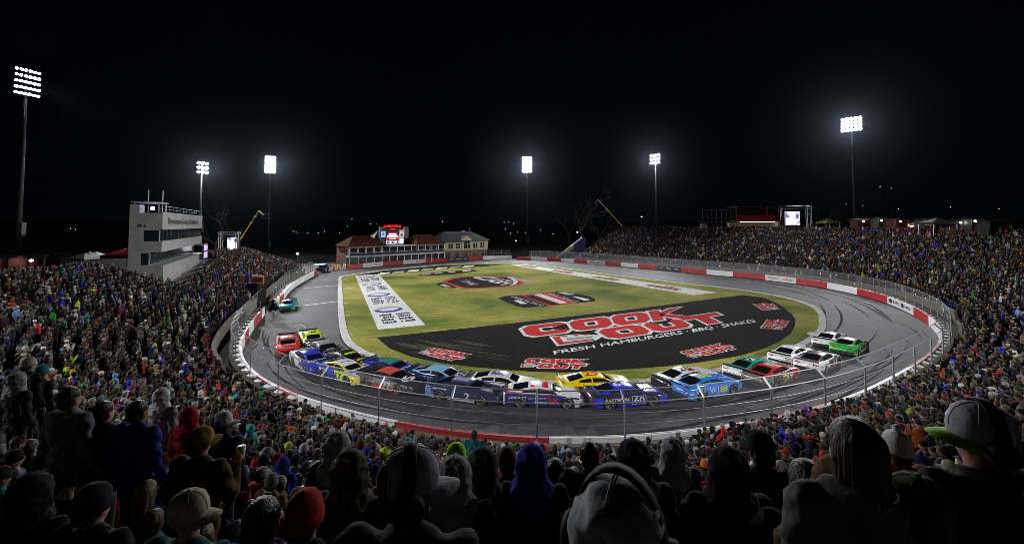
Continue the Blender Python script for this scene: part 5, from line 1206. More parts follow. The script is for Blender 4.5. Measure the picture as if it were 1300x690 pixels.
def crumple(v, amp, sc, seed):
    c = v.mean(0)
    for i in range(len(v)):
        p = Vector(v[i]); q = Vector((p.x*sc, p.y*sc, p.z*sc*1.5))+Vector((seed, seed*.7, 0)); a = 1-abs(mnoise.noise(q))*2.2; a2 = mnoise.noise(q*2.3)
        d = Vector((p.x*.9, p.y, 0)); d = d.normalized() if d.length > 1e-4 else Vector((0, 0, 1)); d.z = .25
        v[i] = p+d*(amp*(a-.4)+amp*.5*a2)
    return v
def body_mesh(pose):
    P = [('ell', (0, 0, 1.28), (.165, .105, .20)), ('ell', (0, .005, 1.05), (.15, .10, .17)), ('ell', (0, -.01, .93), (.165, .12, .12)), ('cap', (0, -.015, 1.40), .068, (0, .0, 1.53), .056),
         ('cap', (-.15, -.01, 1.415), .06, (.15, -.01, 1.415), .06),
         ('ell', (0, -.005, 1.655), (.076, .096, .098)), ('ell', (0, .028, 1.585), (.060, .070, .075)), ('ell', (0, .100, 1.612), (.014, .022, .026)), ('ell', (.078, -.008, 1.61), (.012, .022, .034)), ('ell', (-.078, -.008, 1.61), (.012, .022, .034))]
    for s, sh, el, wr in arms(pose): P += [('cap', sh, .052, el, .042), ('cap', el, .041, wr, .029)]
    for s in (1, -1): P += [('cap', (.09*s, -.005, .90), .085, (.10*s, .01, .50), .060), ('cap', (.10*s, .01, .50), .058, (.105*s, -.02, .09), .042), ('cap', (.105*s, -.03, .05), .045, (.115*s, .14, .04), .038)]
    v, f = blob(P, .0165, 3)
    mi = []
    for q in f:
        c = v[list(q)].mean(0); mi.append(1 if (c[2] < 1.0 and abs(c[0]) < .20 and not (abs(c[0]) > .17 and c[1] > .05)) or c[2] < .84 else 0)
    b = MB(); b.v = [tuple(p) for p in v]; b.f = f; b.m = mi
    for s, sh, el, wr in arms(pose):
        d = (wr-el).normalized(); up = Vector((0, 0, 1)); sd = d.cross(up);
        if sd.length < .1: sd = Vector((s, 0, 0))
        sd.normalize(); nrm = sd.cross(d); M = Matrix((sd, d, nrm)).transposed(); b.ell(wr+d*.055, (.040, .055, .018), 10, 6, 0, M)
        inward = -s
        for k, (ox, L) in enumerate(((-.028, .062), (-.010, .072), (.010, .068), (.028, .054))):
            p0 = wr+d*.095+sd*ox; p1 = p0+d*L*.5-nrm*.012*1; p2 = p1+d*L*.35-nrm*.030; b.tube([p0, p1, p2], [.0095, .0088, .007], 6, 0)
        tb = wr+d*.035+sd*(.036*inward*(1 if sd.x > 0 else -1)); td = (d*.6+sd*(.7*inward*(1 if sd.x > 0 else -1))-nrm*.3).normalized(); b.tube([tb, tb+td*.035, tb+td*.05+d*.018], [.012, .0105, .008], 6, 0)
    for s in (1, -1): b.ell((.030*s, .088, 1.637), (.013, .008, .009), 8, 5, 2)
    b.ell((0, .094, 1.565), (.022, .008, .006), 8, 5, 3)
    return b.mesh('person_body', [SKIN, TROUSER, EYE, LIP], True)
def jacket_mesh(pose, hood):
    P = [('ell', (0, -.005, 1.28), (.205, .142, .215)), ('ell', (0, .0, 1.06), (.195, .140, .20)), ('cap', (-.09, -.005, .90), .115, (.09, -.005, .90), .115), ('cap', (-.165, -.012, 1.405), .080, (.165, -.012, 1.405), .080), ('ell', (0, -.02, 1.475), (.098, .092, .055))]
    for s, sh, el, wr in arms(pose): P += [('cap', sh, .080, el, .066), ('cap', el, .064, wr-(wr-el).normalized()*.02, .047)]
    if hood == 'back': P += [('ell', (0, -.10, 1.46), (.125, .085, .075)), ('ell', (.08, -.03, 1.49), (.06, .08, .04)), ('ell', (-.08, -.03, 1.49), (.06, .08, .04)), ('ell', (0, -.14, 1.40), (.08, .04, .08))]
    v, f = blob(P, .018, 5)
    c = v.copy()   # slight folds
    v[:, 0] += .006*np.sin(c[:, 2]*47+c[:, 1]*30); v[:, 1] += .008*np.sin(c[:, 2]*33+c[:, 0]*27+1.5*np.sin(c[:, 0]*14)); v[:, 2] += .005*np.sin(c[:, 0]*31+c[:, 1]*25)
    v = crumple(v, .014, 9, 3.1 if hood == 'back' else 8.4)
    b = MB(); b.v = [tuple(p) for p in v]; b.f = f; b.m = [0]*len(f); return b.mesh('jacket', FAB, True)
def hood_mesh():
    v, f = blob([('ell', (0, -.028, 1.652), (.115, .126, .135)), ('ell', (0, -.02, 1.56), (.118, .118, .13)), ('ell', (0, -.035, 1.475), (.165, .135, .085)), ('ell', (0, -.10, 1.71), (.06, .05, .06)), ('ell', (0, -.115, 1.43), (.14, .06, .10))], .013, 4)
    ph = v[:, 2]*34+np.abs(v[:, 0])*38; amp = .006*np.clip((1.72-v[:, 2])/.18, 0, 1.2); v[:, 1] += amp*np.sin(ph); v[:, 0] += amp*.8*np.sin(v[:, 2]*27+v[:, 1]*44)
    v = crumple(v, .010, 11, 5.7)
    b = MB(); b.v = [tuple(p) for p in v]; b.f = f; b.m = [0]*len(f)
    for dx in (-.004, .004): b.tube([(dx, -.028-.130*math.cos(a), 1.652+.141*math.sin(a)) for a in np.linspace(-.5, 2.2, 14)], .0028, 4, 0)
    return b.mesh('hood', FAB, True)
def beanie_mesh(pom):
    b = MB(); n = 22; prof = [(.084, 1.612), (.093, 1.605), (.097, 1.625), (.096, 1.655), (.090, 1.662), (.089, 1.69), (.082, 1.72), (.066, 1.748), (.042, 1.766), (.016, 1.774), (.001, 1.775)]
    b.lathe(prof, n, 0, 1, 1.20)
    if pom: b.ell((0, 0, 1.795), (.034, .034, .030), 10, 6)
    b.v = [(x, y-.004-.10*(z-1.61)*.6, z) for x, y, z in b.v]; return b.mesh('beanie', FAB, True)
def cap_mesh():
    b = MB(); b.lathe([(.085, 1.628), (.090, 1.632), (.092, 1.665), (.088, 1.70), (.074, 1.734), (.050, 1.755), (.022, 1.764), (.001, 1.766)], 24, 0, 1, 1.16)
    b.ell((0, 0, 1.767), (.010, .010, .006), 8, 5)
    vs = []; n = 12
    for j, (e, dz) in enumerate(((0, 0), (.04, .002), (.078, -.006))):
        for i in range(n+1):
            a = math.pi*(.10+.80*i/n); x, y = .088*math.cos(a), .103*math.sin(a)
            vs.append((x*(1+.05*j), y+e*math.sin(a)**.6, 1.640+dz-.020*(math.cos(a)**2)*(1+j*.3)))
    fs = [(j*(n+1)+i, j*(n+1)+i+1, (j+1)*(n+1)+i+1, (j+1)*(n+1)+i) for j in range(2) for i in range(n)]
    b.add(vs, fs, 1); b.add([(x, y, z-.006) for x, y, z in vs], [tuple(reversed(q)) for q in fs], 1)
    n_ = 10; b.add([(.0935*math.cos(-math.pi/2+(i/n_-.5)*1.1), .0935*1.165*math.sin(-math.pi/2+(i/n_-.5)*1.1), 1.634+dz*math.sin(math.pi*i/n_)) for dz in (0, .036) for i in range(n_+1)], [(i, i+1, n_+2+i, n_+1+i) for i in range(n_)], 2)
    for k in range(6):
        a = math.pi*k/3+.5; pts = [(r*math.cos(a)*1.01, r*math.sin(a)*1.17, z+.0005) for r, z in ((.092, 1.665), (.088, 1.70), (.074, 1.734), (.050, 1.755), (.022, 1.764))]; b.tube(pts, .0016, 4, 0)
    return b.mesh('cap', [FAB, FAB, BLACK], True)
def hair_mesh(long):
    P = [('ell', (0, -.018, 1.663), (.085, .100, .099)), ('ell', (0, -.05, 1.60), (.078, .062, .075))]
    if long: P += [('cap', (0, -.040, 1.65), .096, (0, -.085, 1.43), .070), ('cap', (.055, -.03, 1.62), .045, (.055, -.05, 1.44), .038), ('cap', (-.055, -.03, 1.62), .045, (-.055, -.05, 1.44), .038)]
    v, f = blob(P, .011, 4)
    a = np.arctan2(v[:, 1], v[:, 0]); k = .0016 if long else .0022; rr = k*np.sin(a*31+v[:, 2]*4)+k*.6*np.sin(a*67-v[:, 2]*7); v[:, 0] += np.cos(a)*rr; v[:, 1] += np.sin(a)*rr
    b = MB(); b.v = [tuple(p) for p in v]; b.f = f; b.m = [0]*len(f)
    return b.mesh('hair', HAIR, True)
def headset_mesh(big=1.):
    b = MB(); pts = []
    for i in range(13):
        a = math.pi*i/12; pts.append((.112*math.cos(a)*big, -.005, 1.622+.152*math.sin(a)*big))
    vs = []
    for x, y, z in pts:
        for dy, k in ((-.022, 1.), (-.018, 1.035), (.018, 1.035), (.022, 1.)): vs.append((x*k, y+dy, 1.622+(z-1.622)*k))
    b.add(vs, [(4*i+k, 4*i+4+k, 4*i+4+(k+1) % 4, 4*i+(k+1) % 4) for i in range(12) for k in range(4)])
    for s in (1, -1):
        M = Matrix.Rotation(R(90), 3, 'Y'); o = len(b.v); b.lathe([(.001, -.03), (.036, -.03), (.046, -.015), (.046, .02), (.036, .03), (.001, .03)], 16, M=M); b.v[o:] = [(x+.108*s*big, y, z+1.612) for x, y, z in b.v[o:]]
    return b.mesh('headset', mat('headset_plastic', (.008, .008, .009), .7, 0, spec=.15), True)
def neckband_mesh():
    b = MB(); n = 16; vs = []
    for i in range(n+1):
        a = math.pi*1.08+math.pi*.84*i/n
        for r, z in ((.098, 1.475), (.104, 1.475), (.104, 1.515), (.098, 1.515)): vs.append((r*math.cos(a)*1.12, r*math.sin(a)*1.62, z))
    b.add(vs, [(4*i+k, 4*i+4+k, 4*i+4+(k+1) % 4, 4*i+(k+1) % 4) for i in range(n) for k in range(4)]); return b.mesh('neckband', mat('neckband_plastic', (.010, .010, .011), .8, 0, spec=.1))
def neck_text():
    v, f, _ = text_geo('RACING ELECTRONICS', .02); b = MB(); vs = []
    for p in v:
        a = math.pi*1.5+(p[0]-.5)*1.35; vs.append((.1055*math.cos(a)*1.12, .1055*math.sin(a)*1.62, 1.485+.020*p[1]))
    b.add(vs, f); return b.mesh('lettering', mat('neckband_ink', (.35, .36, .4), .6, 0))
NECK, NTXT = neckband_mesh(), neck_text()
BODY = {p: body_mesh(p) for p in POSES}
JACK = {(p, h): jacket_mesh(p, h) for p in POSES for h in ('none', 'back')}
HOOD, BEAN, POM, CAP = hood_mesh(), beanie_mesh(False), beanie_mesh(True), cap_mesh()
SHORT, LONG, HSET = hair_mesh(False), hair_mesh(True), headset_mesh()
PHONE = MB().box((0, 0, 0), (.075, .010, .15)).mesh('phone', [BLACK]); CUP = MB().lathe([(.001, 0), (.03, 0), (.042, .12), (.001, .12)], 12).mesh('drink_cup', [mat('white_cup', (.6, .6, .6), .5, 0)], True)
HEADGEAR = {'beanie': BEAN, 'pom': POM, 'cap': CAP, 'hair': SHORT, 'long': LONG, 'hood': HOOD}
TOPS = {'black': (.010, .010, .011), 'charcoal': (.035, .036, .04), 'navy': (.012, .018, .06), 'dark brown': (.045, .025, .014), 'olive': (.045, .05, .022), 'grey': (.16, .165, .175), 'maroon': (.10, .010, .014), 'royal blue': (.02, .03, .34),
        'tan': (.20, .13, .06), 'dark green': (.012, .06, .035), 'red': (.34, .015, .015), 'orange': (.55, .12, .02), 'cream': (.42, .38, .30), 'teal': (.02, .17, .19), 'purple': (.07, .03, .16), 'light blue': (.20, .33, .48), 'mustard': (.26, .16, .025),
        'camouflage': (.05, .05, .03), 'plaid red': (.28, .03, .03), 'quilted black': (.014, .014, .016), 'quilted navy': (.014, .02, .075), 'pale grey': (.34, .35, .36)}
TKEY = list(TOPS); TW = [15, 7, 8, 5, 4, 4, 2.5, 2.5, 3, 2, 2.2, 1, 1.2, 1, 1, 1, 1.2, 3, 1.2, 5, 4, 1.6]
HCOL = {'black': (.010, .010, .011), 'white': (.66, .66, .66), 'grey': (.22, .225, .235), 'red': (.42, .015, .015), 'navy': (.015, .022, .08), 'royal blue': (.02, .03, .40), 'orange': (.7, .10, .02), 'brown': (.12, .06, .025), 'olive': (.07, .075, .03), 'cream': (.45, .41, .33), 'green': (.03, .15, .07), 'teal': (.02, .22, .20), 'lime': (.50, .80, .02), 'mustard': (.38, .23, .02), 'pale grey': (.42, .43, .45)}
HAIRC = {'black': (.010, .009, .008), 'dark brown': (.028, .017, .010), 'brown': (.07, .04, .02), 'fair': (.20, .14, .07), 'grey': (.18, .18, .18)}
SKINC = [(.42, .25, .17), (.36, .20, .13), (.46, .29, .21), (.22, .11, .065), (.10, .05, .03)]
def put(name, me, root, col, m=None, yaw=0.):
    o = bpy.data.objects.new(name, me); COL.objects.link(o); o.parent = root; o.color = (*col, 1); o.rotation_euler = (0, 0, yaw)
    if m is not None: o.material_slots[0].link = 'OBJECT'; o.material_slots[0].material = m
    return o
PN = [0]
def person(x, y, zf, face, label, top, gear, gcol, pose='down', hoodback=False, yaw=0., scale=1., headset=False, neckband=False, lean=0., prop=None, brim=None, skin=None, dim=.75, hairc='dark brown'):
    o = bpy.data.objects.new('person', BODY[pose]); COL.objects.link(o); o.location = (x, y, zf); o.rotation_euler = (lean, 0, face); o.scale = (scale,)*3
    tag(o, label, 'person', 'spectators standing in the near rows'); o.color = (*(skin or SKINC[PN[0] % 5 if PN[0] % 7 else 0]), 1); PN[0] += 1
    m = {'camouflage': CAMO, 'plaid red': PLAID}.get(top, PUFF if isinstance(top, str) and top.startswith('quilted') else None)
    put('jacket', JACK[(pose, 'back' if hoodback else 'none')], o, [dim*c_ for c_ in (TOPS[top] if isinstance(top, str) else top)], m)  # dim darkens the jacket colour to imitate weak light on the nearest rows
    gc = gcol if isinstance(gcol, tuple) else (HAIRC if gear in ('hair', 'long') else {**HCOL, **TOPS})[gcol]
    names = {'beanie': 'beanie', 'pom': 'beanie', 'cap': 'cap', 'hair': 'hair', 'long': 'hair', 'hood': 'hood'}
    g_ = put(names[gear], HEADGEAR[gear], o, gc, CAMO if (gear == 'hood' and top == 'camouflage') else None, yaw)
    if brim is not None: g_.material_slots[1].link = 'OBJECT'; g_.material_slots[1].material = mat('brim_%02x%02x%02x' % tuple(int(c*255) for c in brim), brim, .8, .1)
    if gear in ('beanie', 'cap', 'pom'): put('hair', SHORT, o, HAIRC[hairc], None, yaw)
    if neckband: nb_ = put('neckband', NECK, o, (0, 0, 0), None, yaw*.3); put('lettering', NTXT, nb_, (0, 0, 0))
    if headset: h_ = put('headset', HSET, o, (0, 0, 0), None, yaw); sc_ = {'hood': (1.04, 1.20), 'cap': (1.0, 1.04)}.get(gear, (1.0, .95)); h_.scale = (sc_[0], 1.1, sc_[1]); h_.location = (0, 0, 1.62*(1-sc_[1])-.005)
    if pose == 'phone': p_ = put('phone', PHONE, o, (0, 0, 0)); p_.location = (0, .42, 1.52)
    if pose == 'drink': p_ = put('drink_cup', CUP, o, (0, 0, 0)); p_.location = (.12, .36, 1.30)
    return o
def facing(x, y):
    a = BOWL.near(x, y); d = BOWL.out(a, 3.); v = Vector((-d[0], -d[1], 0)); w = (Vector((6, 62, 0))-Vector((x, y, 0))).normalized(); v = (v*.6+w*.4).normalized(); return math.atan2(-v.x, v.y)
HOLD = []      # hand placed spectators: (px, py of head top, distance, ...)
FG = [
 (120, 612, 3.2, 'person in black coat and black beanie in the dark lower left', 'black', 'beanie', 'black', dict()),
 (45, 600, 3.4, 'person in dark coat with its hood up in the dark lower left corner', 'black', 'hood', 'black', dict()),
 (335, 625, 2.5, 'person in royal blue jacket with short black hair at the lower left', 'royal blue', 'hair', 'black', dict()),
 (500, 596, 1.55, 'person in grey cap with black headset looking down to the right', 'charcoal', 'cap', (.34, .345, .37), dict(yaw=R(-72), headset=True, lean=R(-6))),
 (785, 606, 1.22, 'person in pale grey hood with a black headset band across it', 'black', 'hood', (.36, .37, .38), dict(yaw=R(-24), headset=True)),
 (1080, 522, 1.95, 'person with long dark hair and a black neckband headset above a grey hood', (.13, .135, .14), 'long', 'dark brown', dict(neckband=True, hoodback=True)),
 (1243, 507, 1.95, 'person in pale grey cap with lime green brim and black headset', 'black', 'cap', (.42, .43, .47), dict(yaw=R(78), headset=True, neckband=True, brim=(.35, .75, .03))),
 (675, 563, 3.5, 'person in royal blue hood and black jacket below the near fence', 'black', 'hood', 'royal blue', dict()),
 (578, 578, 3.2, 'person in grey hood and black jacket with red trim', 'black', 'hood', (.26, .265, .28), dict()),
 (579, 561, 4.4, 'person in bright lime hat standing just ahead of a grey hood', 'black', 'beanie', 'lime', dict(yaw=R(20))),
 (446, 570, 3.1, 'person in camouflage hooded jacket left of the grey cap and headset', 'camouflage', 'hood', (.05, .05, .03), dict()),
 (388, 620, 2.6, 'person in red beanie low beside the camouflage jacket', 'navy', 'beanie', 'red', dict()),
 (430, 547, 4.4, 'person in pale grey hood and quilted navy jacket', 'quilted navy', 'hood', (.34, .35, .37), dict()),
 (240, 620, 2.75, 'person in beige cap turned right above a teal collar', (.03, .10, .11), 'cap', (.42, .38, .28), dict(yaw=R(-82), skin=SKINC[0])),
 (255, 540, 4.4, 'person in mustard cap and brown jacket holding a drink', (.10, .05, .015), 'cap', 'mustard', dict(pose='drink', yaw=R(-30))),
 (242, 516, 7., 'person in bright red hood in the left part of the crowd', 'red', 'hood', 'red', dict()),
 (90, 488, 5.2, 'person in grey hooded sweatshirt with bare dark hair at far left', (.17, .19, .21), 'hair', 'dark brown', dict(hoodback=True, yaw=R(-20))),
 (133, 506, 5.4, 'person in black jacket with grey hood lowered beside the grey sweatshirt', (.012, .012, .013), 'hair', 'black', dict(hoodback=True)),
 (176, 505, 5.3, 'person in royal blue jacket with tan sleeves and bare head', 'royal blue', 'hair', 'black', dict()),
 (283, 521, 5.8, 'person in white cap and dark jacket right of the red hood', 'navy', 'cap', 'white', dict(yaw=R(-60))),
 (853, 555, 4.7, 'person in pale grey hood and grey jacket under the blue cars', (.24, .245, .26), 'hood', (.40, .41, .44), dict()),
 (803, 557, 3.2, 'person in tall dark navy hood in front of the middle fence post', 'black', 'hood', (.010, .013, .03), dict()),
 (922, 566, 2.9, 'person in wide black hood right of the pale grey hoods', 'black', 'hood', (.012, .012, .013), dict()),
 (602, 543, 11.5, 'person in teal jacket with brown hair near the red wall', 'teal', 'hair', 'brown', dict()),
 (705, 578, 4.6, 'person in grey sweatshirt with lowered hood and dark hair', (.30, .31, .32), 'hair', 'black', dict(hoodback=True)),
 (748, 556, 4.3, 'person in black jacket with short dark hair and bare neck', 'black', 'hair', 'black', dict()),
 (1137, 545, 3.9, 'person in white and red knitted hat and red jacket', (.24, .012, .02), 'pom', 'white', dict()),
 (1283, 552, 3.0, 'person in tan jacket with brown hair at the right edge', (.13, .07, .02), 'hair', 'brown', dict(yaw=R(40))),
 (528, 566, 3.7, 'person in olive hooded coat and black beanie', 'olive', 'beanie', 'black', dict(hoodback=True)),
 (613, 567, 3.5, 'person in charcoal hood just right of the lime hat', 'charcoal', 'hood', 'charcoal', dict()),
 (644, 566, 4.8, 'person in brown beanie and brown jacket', (.12, .06, .02), 'beanie', 'brown', dict()),
 (53, 462, 9., 'person in teal beanie at the far left of the crowd', 'black', 'beanie', 'teal', dict()),
 (37, 452, 8.6, 'person in cream hat with a bobble at the far left', 'black', 'pom', 'cream', dict()),
 (24, 472, 8., 'person in grey hood below the cream bobble hat', 'charcoal', 'hood', (.25, .255, .25), dict()),
 (207, 492, 8., 'person in white hooded jacket left of the red hood', 'pale grey', 'hood', (.62, .63, .65), dict()),
 (1065, 577, 2.1, 'person in brown hood low beside the long dark hair', (.10, .055, .02), 'hood', (.10, .055, .02), dict()),
 (1022, 577, 2.5, 'person in dark fur hat at the left of the long dark hair', 'black', 'long', 'black', dict()),
 (1165, 600, 1.9, 'person in black coat and olive cap between the two headsets', 'black', 'cap', 'olive', dict()),
 (965, 545, 3.6, 'person in black cap and dark jacket below the red and white wall', 'black', 'cap', 'black', dict()),
]
taken = []
for (px, py, D, lb, top, gear, gc, kw) in FG:
    p = bpd(px, py, D); hgt = 1.775; zf0, s_, a_ = stand_z(p.x, p.y); need = p.z-zf0; sc = min(1.10, max(.84, need/hgt)); zf = p.z-hgt*sc
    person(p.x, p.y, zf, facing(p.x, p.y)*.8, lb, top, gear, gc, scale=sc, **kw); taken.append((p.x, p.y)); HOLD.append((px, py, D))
# a step under anyone who stands clear of the tread, part of the stand
PBOX = (c0, ax, L_, Dp)
def in_pressbox(x, y):
    d = Vector((x, y, 0))-c0; u = d.dot(ax); n = Vector((-ax.y, ax.x, 0)); w = d.dot(n); return -1.2 < u < L_+.5 and -2.6 < w < 7
seats = []
row = 0
while row < NR:
    s = row*RD+.40; a = 0.
    arr = []
    while a < a_end-1:
        o_ = BOWL.out(a, 3.); 
        if s < width(a)+.3:
            p = BOWL.at(a)+o_*(OFF(a)+s); arr.append((p, a))
        p2 = BOWL.off(min(a+.5, a_end), OFF(a)+s); d = max(.25, float(np.linalg.norm(p2-(BOWL.at(a)+o_*(OFF(a)+s)))))
        a += .49*.5/d
    for p, a in arr:
        x, y = p[0]+rng.uniform(-.17, .17), p[1]+rng.uniform(-.2, .2)
        if rng.random() < .05 or in_pressbox(x, y): continue
        pr = project((x, y, ZFA(a)+slope(a)*row*RD+1.5))
        if pr is None or y < .9 or abs(pr[0]-650) > 900: continue
        seats.append((math.hypot(x, y), x, y, ZFA(a)+slope(a)*min(row*RD, width(a)), a, pr))
    row += 1
seats.sort()
DARK = ('black', 'charcoal', 'navy', 'dark brown', 'olive', 'quilted black', 'quilted navy', 'camouflage', 'maroon', 'dark green', 'grey')
GEARS = [(g_, c) for g_ in ('beanie', 'cap') for c in HCOL]+[('hair', c) for c in HAIRC]+[('long', c) for c in HAIRC]+[('hood', 'same')]*5+[('pom', c) for c in ('red', 'white', 'navy', 'cream')]
GW = [(5 if c in ('black', 'grey', 'navy') else 2.2 if c in ('white', 'brown', 'red', 'olive') else 1) for g_ in (0, 1) for c in HCOL]+[4]*5+[3]*5+[2.6]*5+[1.]*4
used = set(); N_IND = 300; cnt = len(FG); rest = []
for (d, x, y, zf, a, pr) in seats:
    ok = True
    if d < 9:
        if any((x-tx)**2+(y-ty)**2 < .34**2 for tx, ty in taken): continue
        hp = project((x, y, zf+1.75)); hw = 545*.20/max(hp[2], .3)
        for (qx, qy, qd) in HOLD:
            if qd > hp[2] and abs(hp[0]-qx) < (hw+545*.15/qd)*.9 and hp[1] < qy+545*.28/qd: ok = False
        if hp[2] < 2.15: ok = False
    if not ok: continue
    hp = project((x, y, zf+1.6)); inframe = -15 < hp[0] < 1315 and hp[1] < 700
    if cnt < N_IND and inframe:
        for _ in range(200):
            top = rng.choices(TKEY, TW)[0]; gear, gc = rng.choices(GEARS, GW)[0]
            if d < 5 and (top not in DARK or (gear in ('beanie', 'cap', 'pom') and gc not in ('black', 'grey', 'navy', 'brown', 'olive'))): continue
            if (top, gear, gc) not in used: break
        if gear != 'hood': used.add((top, gear, gc))
        elif (top, 'hood', 'same') in used: top = None
        else: used.add((top, 'hood', 'same'))
        if top is None:
            gear, gc = 'hair', 'black'
            for top in TKEY:
                if (top, gear, gc) not in used: break
            used.add((top, gear, gc))
        pose = rng.choices(['down', 'pockets', 'phone', 'drink'], [4, 5, 1.1, 1.2])[0]
        gl = {'beanie': '%s beanie', 'pom': '%s bobble hat', 'cap': '%s cap', 'hair': 'short %s hair', 'long': 'long %s hair'}.get(gear)
        gtxt = ('its hood up' if gear == 'hood' else gl % gc)
        lb = 'person in %s jacket with %s' % (top, gtxt)
        if pose == 'phone': lb += ' holding up a phone'
        if pose == 'drink': lb += ' holding a drink'
        lb += ' in the near rows' if len(lb.split()) < 13 else ''
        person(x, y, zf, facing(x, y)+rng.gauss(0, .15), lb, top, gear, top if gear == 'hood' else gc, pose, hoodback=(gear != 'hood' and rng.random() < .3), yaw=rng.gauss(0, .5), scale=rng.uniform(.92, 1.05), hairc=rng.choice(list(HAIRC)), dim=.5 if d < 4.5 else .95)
        taken.append((x, y)); cnt += 1
    elif d > 3 or not inframe:
        if d > 6: rest.append((x, y, zf, facing(x, y), d))
# ------------------------------------------------------------------ the rest of the crowd: one mass
def crowd_template(lod, gear, pose):
    b = MB(); n = 10 if lod else 6
    def ring(rx, ry, z, cx=0, cy=0): return rx, ry, z, cx, cy
    def loft(rings, mi, nn=n):
        vs = []
        for rx, ry, z, cx, cy in rings:
            for j in range(nn): an = 2*math.pi*j/nn; vs.append((cx+rx*math.cos(an), cy+ry*math.sin(an), z))
        b.add(vs, [(i*nn+j, i*nn+(j+1) % nn, (i+1)*nn+(j+1) % nn, (i+1)*nn+j) for i in range(len(rings)-1) for j in range(nn)]+[tuple((len(rings)-1)*nn+j for j in range(nn))], mi)
    loft([(.15, .11, .05, 0, 0), (.17, .12, .85, 0, 0)], 3, 6)
    loft([(.20, .14, .80, 0, 0), (.195, .14, 1.05, 0, 0), (.225, .15, 1.30, 0, 0), (.20, .12, 1.42, 0, 0), (.10, .09, 1.50, 0, -.01)] if lod else [(.21, .14, .80, 0, 0), (.235, .15, 1.32, 0, 0), (.10, .09, 1.50, 0, 0)], 1)
    k = 7 if lod else 4
    if gear == 'hood': b.ell((0, .03, 1.62), (.075, .085, .10), n, k, 0); b.ell((0, -.02, 1.645), (.112, .115, .145), n, k, 1)
    else:
        b.ell((0, .01, 1.625), (.078, .095, .115), n, k, 0)
        if gear == 'hat': b.ell((0, -.005, 1.69), (.094, .108, .085), n, k, 2)
        elif gear == 'cap': b.ell((0, -.005, 1.685), (.090, .10, .07), n, k, 2); b.add([(-.07, .07, 1.675), (.07, .07, 1.675), (.06, .17, 1.66), (-.06, .17, 1.66)], [(0, 1, 2, 3)], 2)
        else: b.ell((0, -.022, 1.665), (.086, .098, .096), n, k, 4)
    for s in (1, -1):
        if pose == 'phone': pts = [(.20*s, 0, 1.40), (.25*s, .16, 1.17), (.07*s, .30, 1.45)]
        elif pose == 'pockets': pts = [(.20*s, 0, 1.40), (.30*s, -.06, 1.15), (.20*s, .13, 1.0)]
        else: pts = [(.20*s, 0, 1.40), (.27*s, -.02, 1.15), (.27*s, .08, .92)]
        b.tube(pts, [.075, .062, .048], 6 if lod else 4, 1)
        if lod or pose == 'phone': b.ell(pts[2], (.045, .045, .05), 6, 4, 0)
    V = np.array(b.v); return V, b.f, np.array(b.m)
RC = random.Random(77)
TOPC = [TOPS[k] for k in TKEY]+[(.62, .62, .63), (.5, .3, .02), (.3, .01, .1), (.45, .45, .47)]
TOPW = [w_*.8 for w_ in TW]+[2.4, .4, .3, 1.6]; TOPW[0] = 42; TOPW[TKEY.index('charcoal')] = 14; TOPW[TKEY.index('navy')] = 12; TOPW[TKEY.index('dark brown')] = 8
TOPW[TKEY.index('red')] = 2; TOPW[TKEY.index('orange')] = .7; TOPW[TKEY.index('royal blue')] = 2.2; TOPW[TKEY.index('grey')] = 5; TOPW[TKEY.index('tan')] = 3; TOPW[TKEY.index('purple')] = .7; TOPW[TKEY.index('teal')] = .6
HATC = list(HCOL.values()); HATW = [34, 3, 5, 2, 6, 1.2, .7, 4, 3, 2, .8, .5, .3, .8, 3]
bins = {}; VIV = [(.9, .03, .03), (.05, .08, .95), (1., .28, .03), (.9, .65, .03), (.03, .5, .45), (.05, .45, .08), (.6, .9, .05), (.35, .08, .6), (.3, .55, .9), (.9, .1, .1), (.06, .1, .9)]
for (x, y, zf, fc, d) in rest:
    lod = d < 34; gear = RC.choices(['hat', 'cap', 'hair', 'hood'], [4, 3, 3, 2.4])[0]; pose = RC.choices(['down', 'pockets', 'phone'], [5, 4, 1.8])[0]
    bright = RC.random() < .06
    bins.setdefault((lod, gear, pose), []).append((x, y, zf, fc+RC.gauss(0, .3), RC.uniform(.9, 1.06), ((.95, .95, .95) if bright and RC.random() < .5 else RC.choice(VIV) if RC.random() < .075 else RC.choices(TOPC, TOPW)[0]), ((1., 1., 1.) if bright else RC.choices(HATC, HATW)[0]), RC.choices(SKINC, [5, 4, 5, 2, 2])[0], RC.choice(list(HAIRC.values()))))
VV, LL, LS, CC, off = [], [], [], [], 0
for key, L in bins.items():
    V, Fc, G = crowd_template(*key); n = len(L); A = np.array([l[:5] for l in L])
    c, s = np.cos(A[:, 3])[:, None], np.sin(A[:, 3])[:, None]; X_ = V[None, :, 0]*A[:, 4:5]; Y_ = V[None, :, 1]*A[:, 4:5]; Z_ = V[None, :, 2]*A[:, 4:5]
    P = np.stack([X_*c-Y_*s+A[:, 0:1], X_*s+Y_*c+A[:, 1:2], Z_+A[:, 2:3]], -1).reshape(-1, 3); VV.append(P)
    loops = np.concatenate([np.array(f) for f in Fc]); sizes = np.array([len(f) for f in Fc])
    LL.append((loops[None, :]+(np.arange(n)*len(V))[:, None]+off).ravel()); LS.append(np.tile(sizes, n)); off += n*len(V)
    colr = np.zeros((n, 5, 4), np.float32); colr[..., 3] = 1
    for i, l in enumerate(L): colr[i, 0, :3] = [.62*c_ for c_ in l[7]]; colr[i, 1, :3] = [.5*c_**1.15 for c_ in l[5]]; colr[i, 2, :3] = [.62*c_**1.12 for c_ in l[6]]; colr[i, 3, :3] = (.014, .016, .022); colr[i, 4, :3] = [.6*c_ for c_ in l[8]]
    CC.append(colr[:, G, :].reshape(-1, 4))
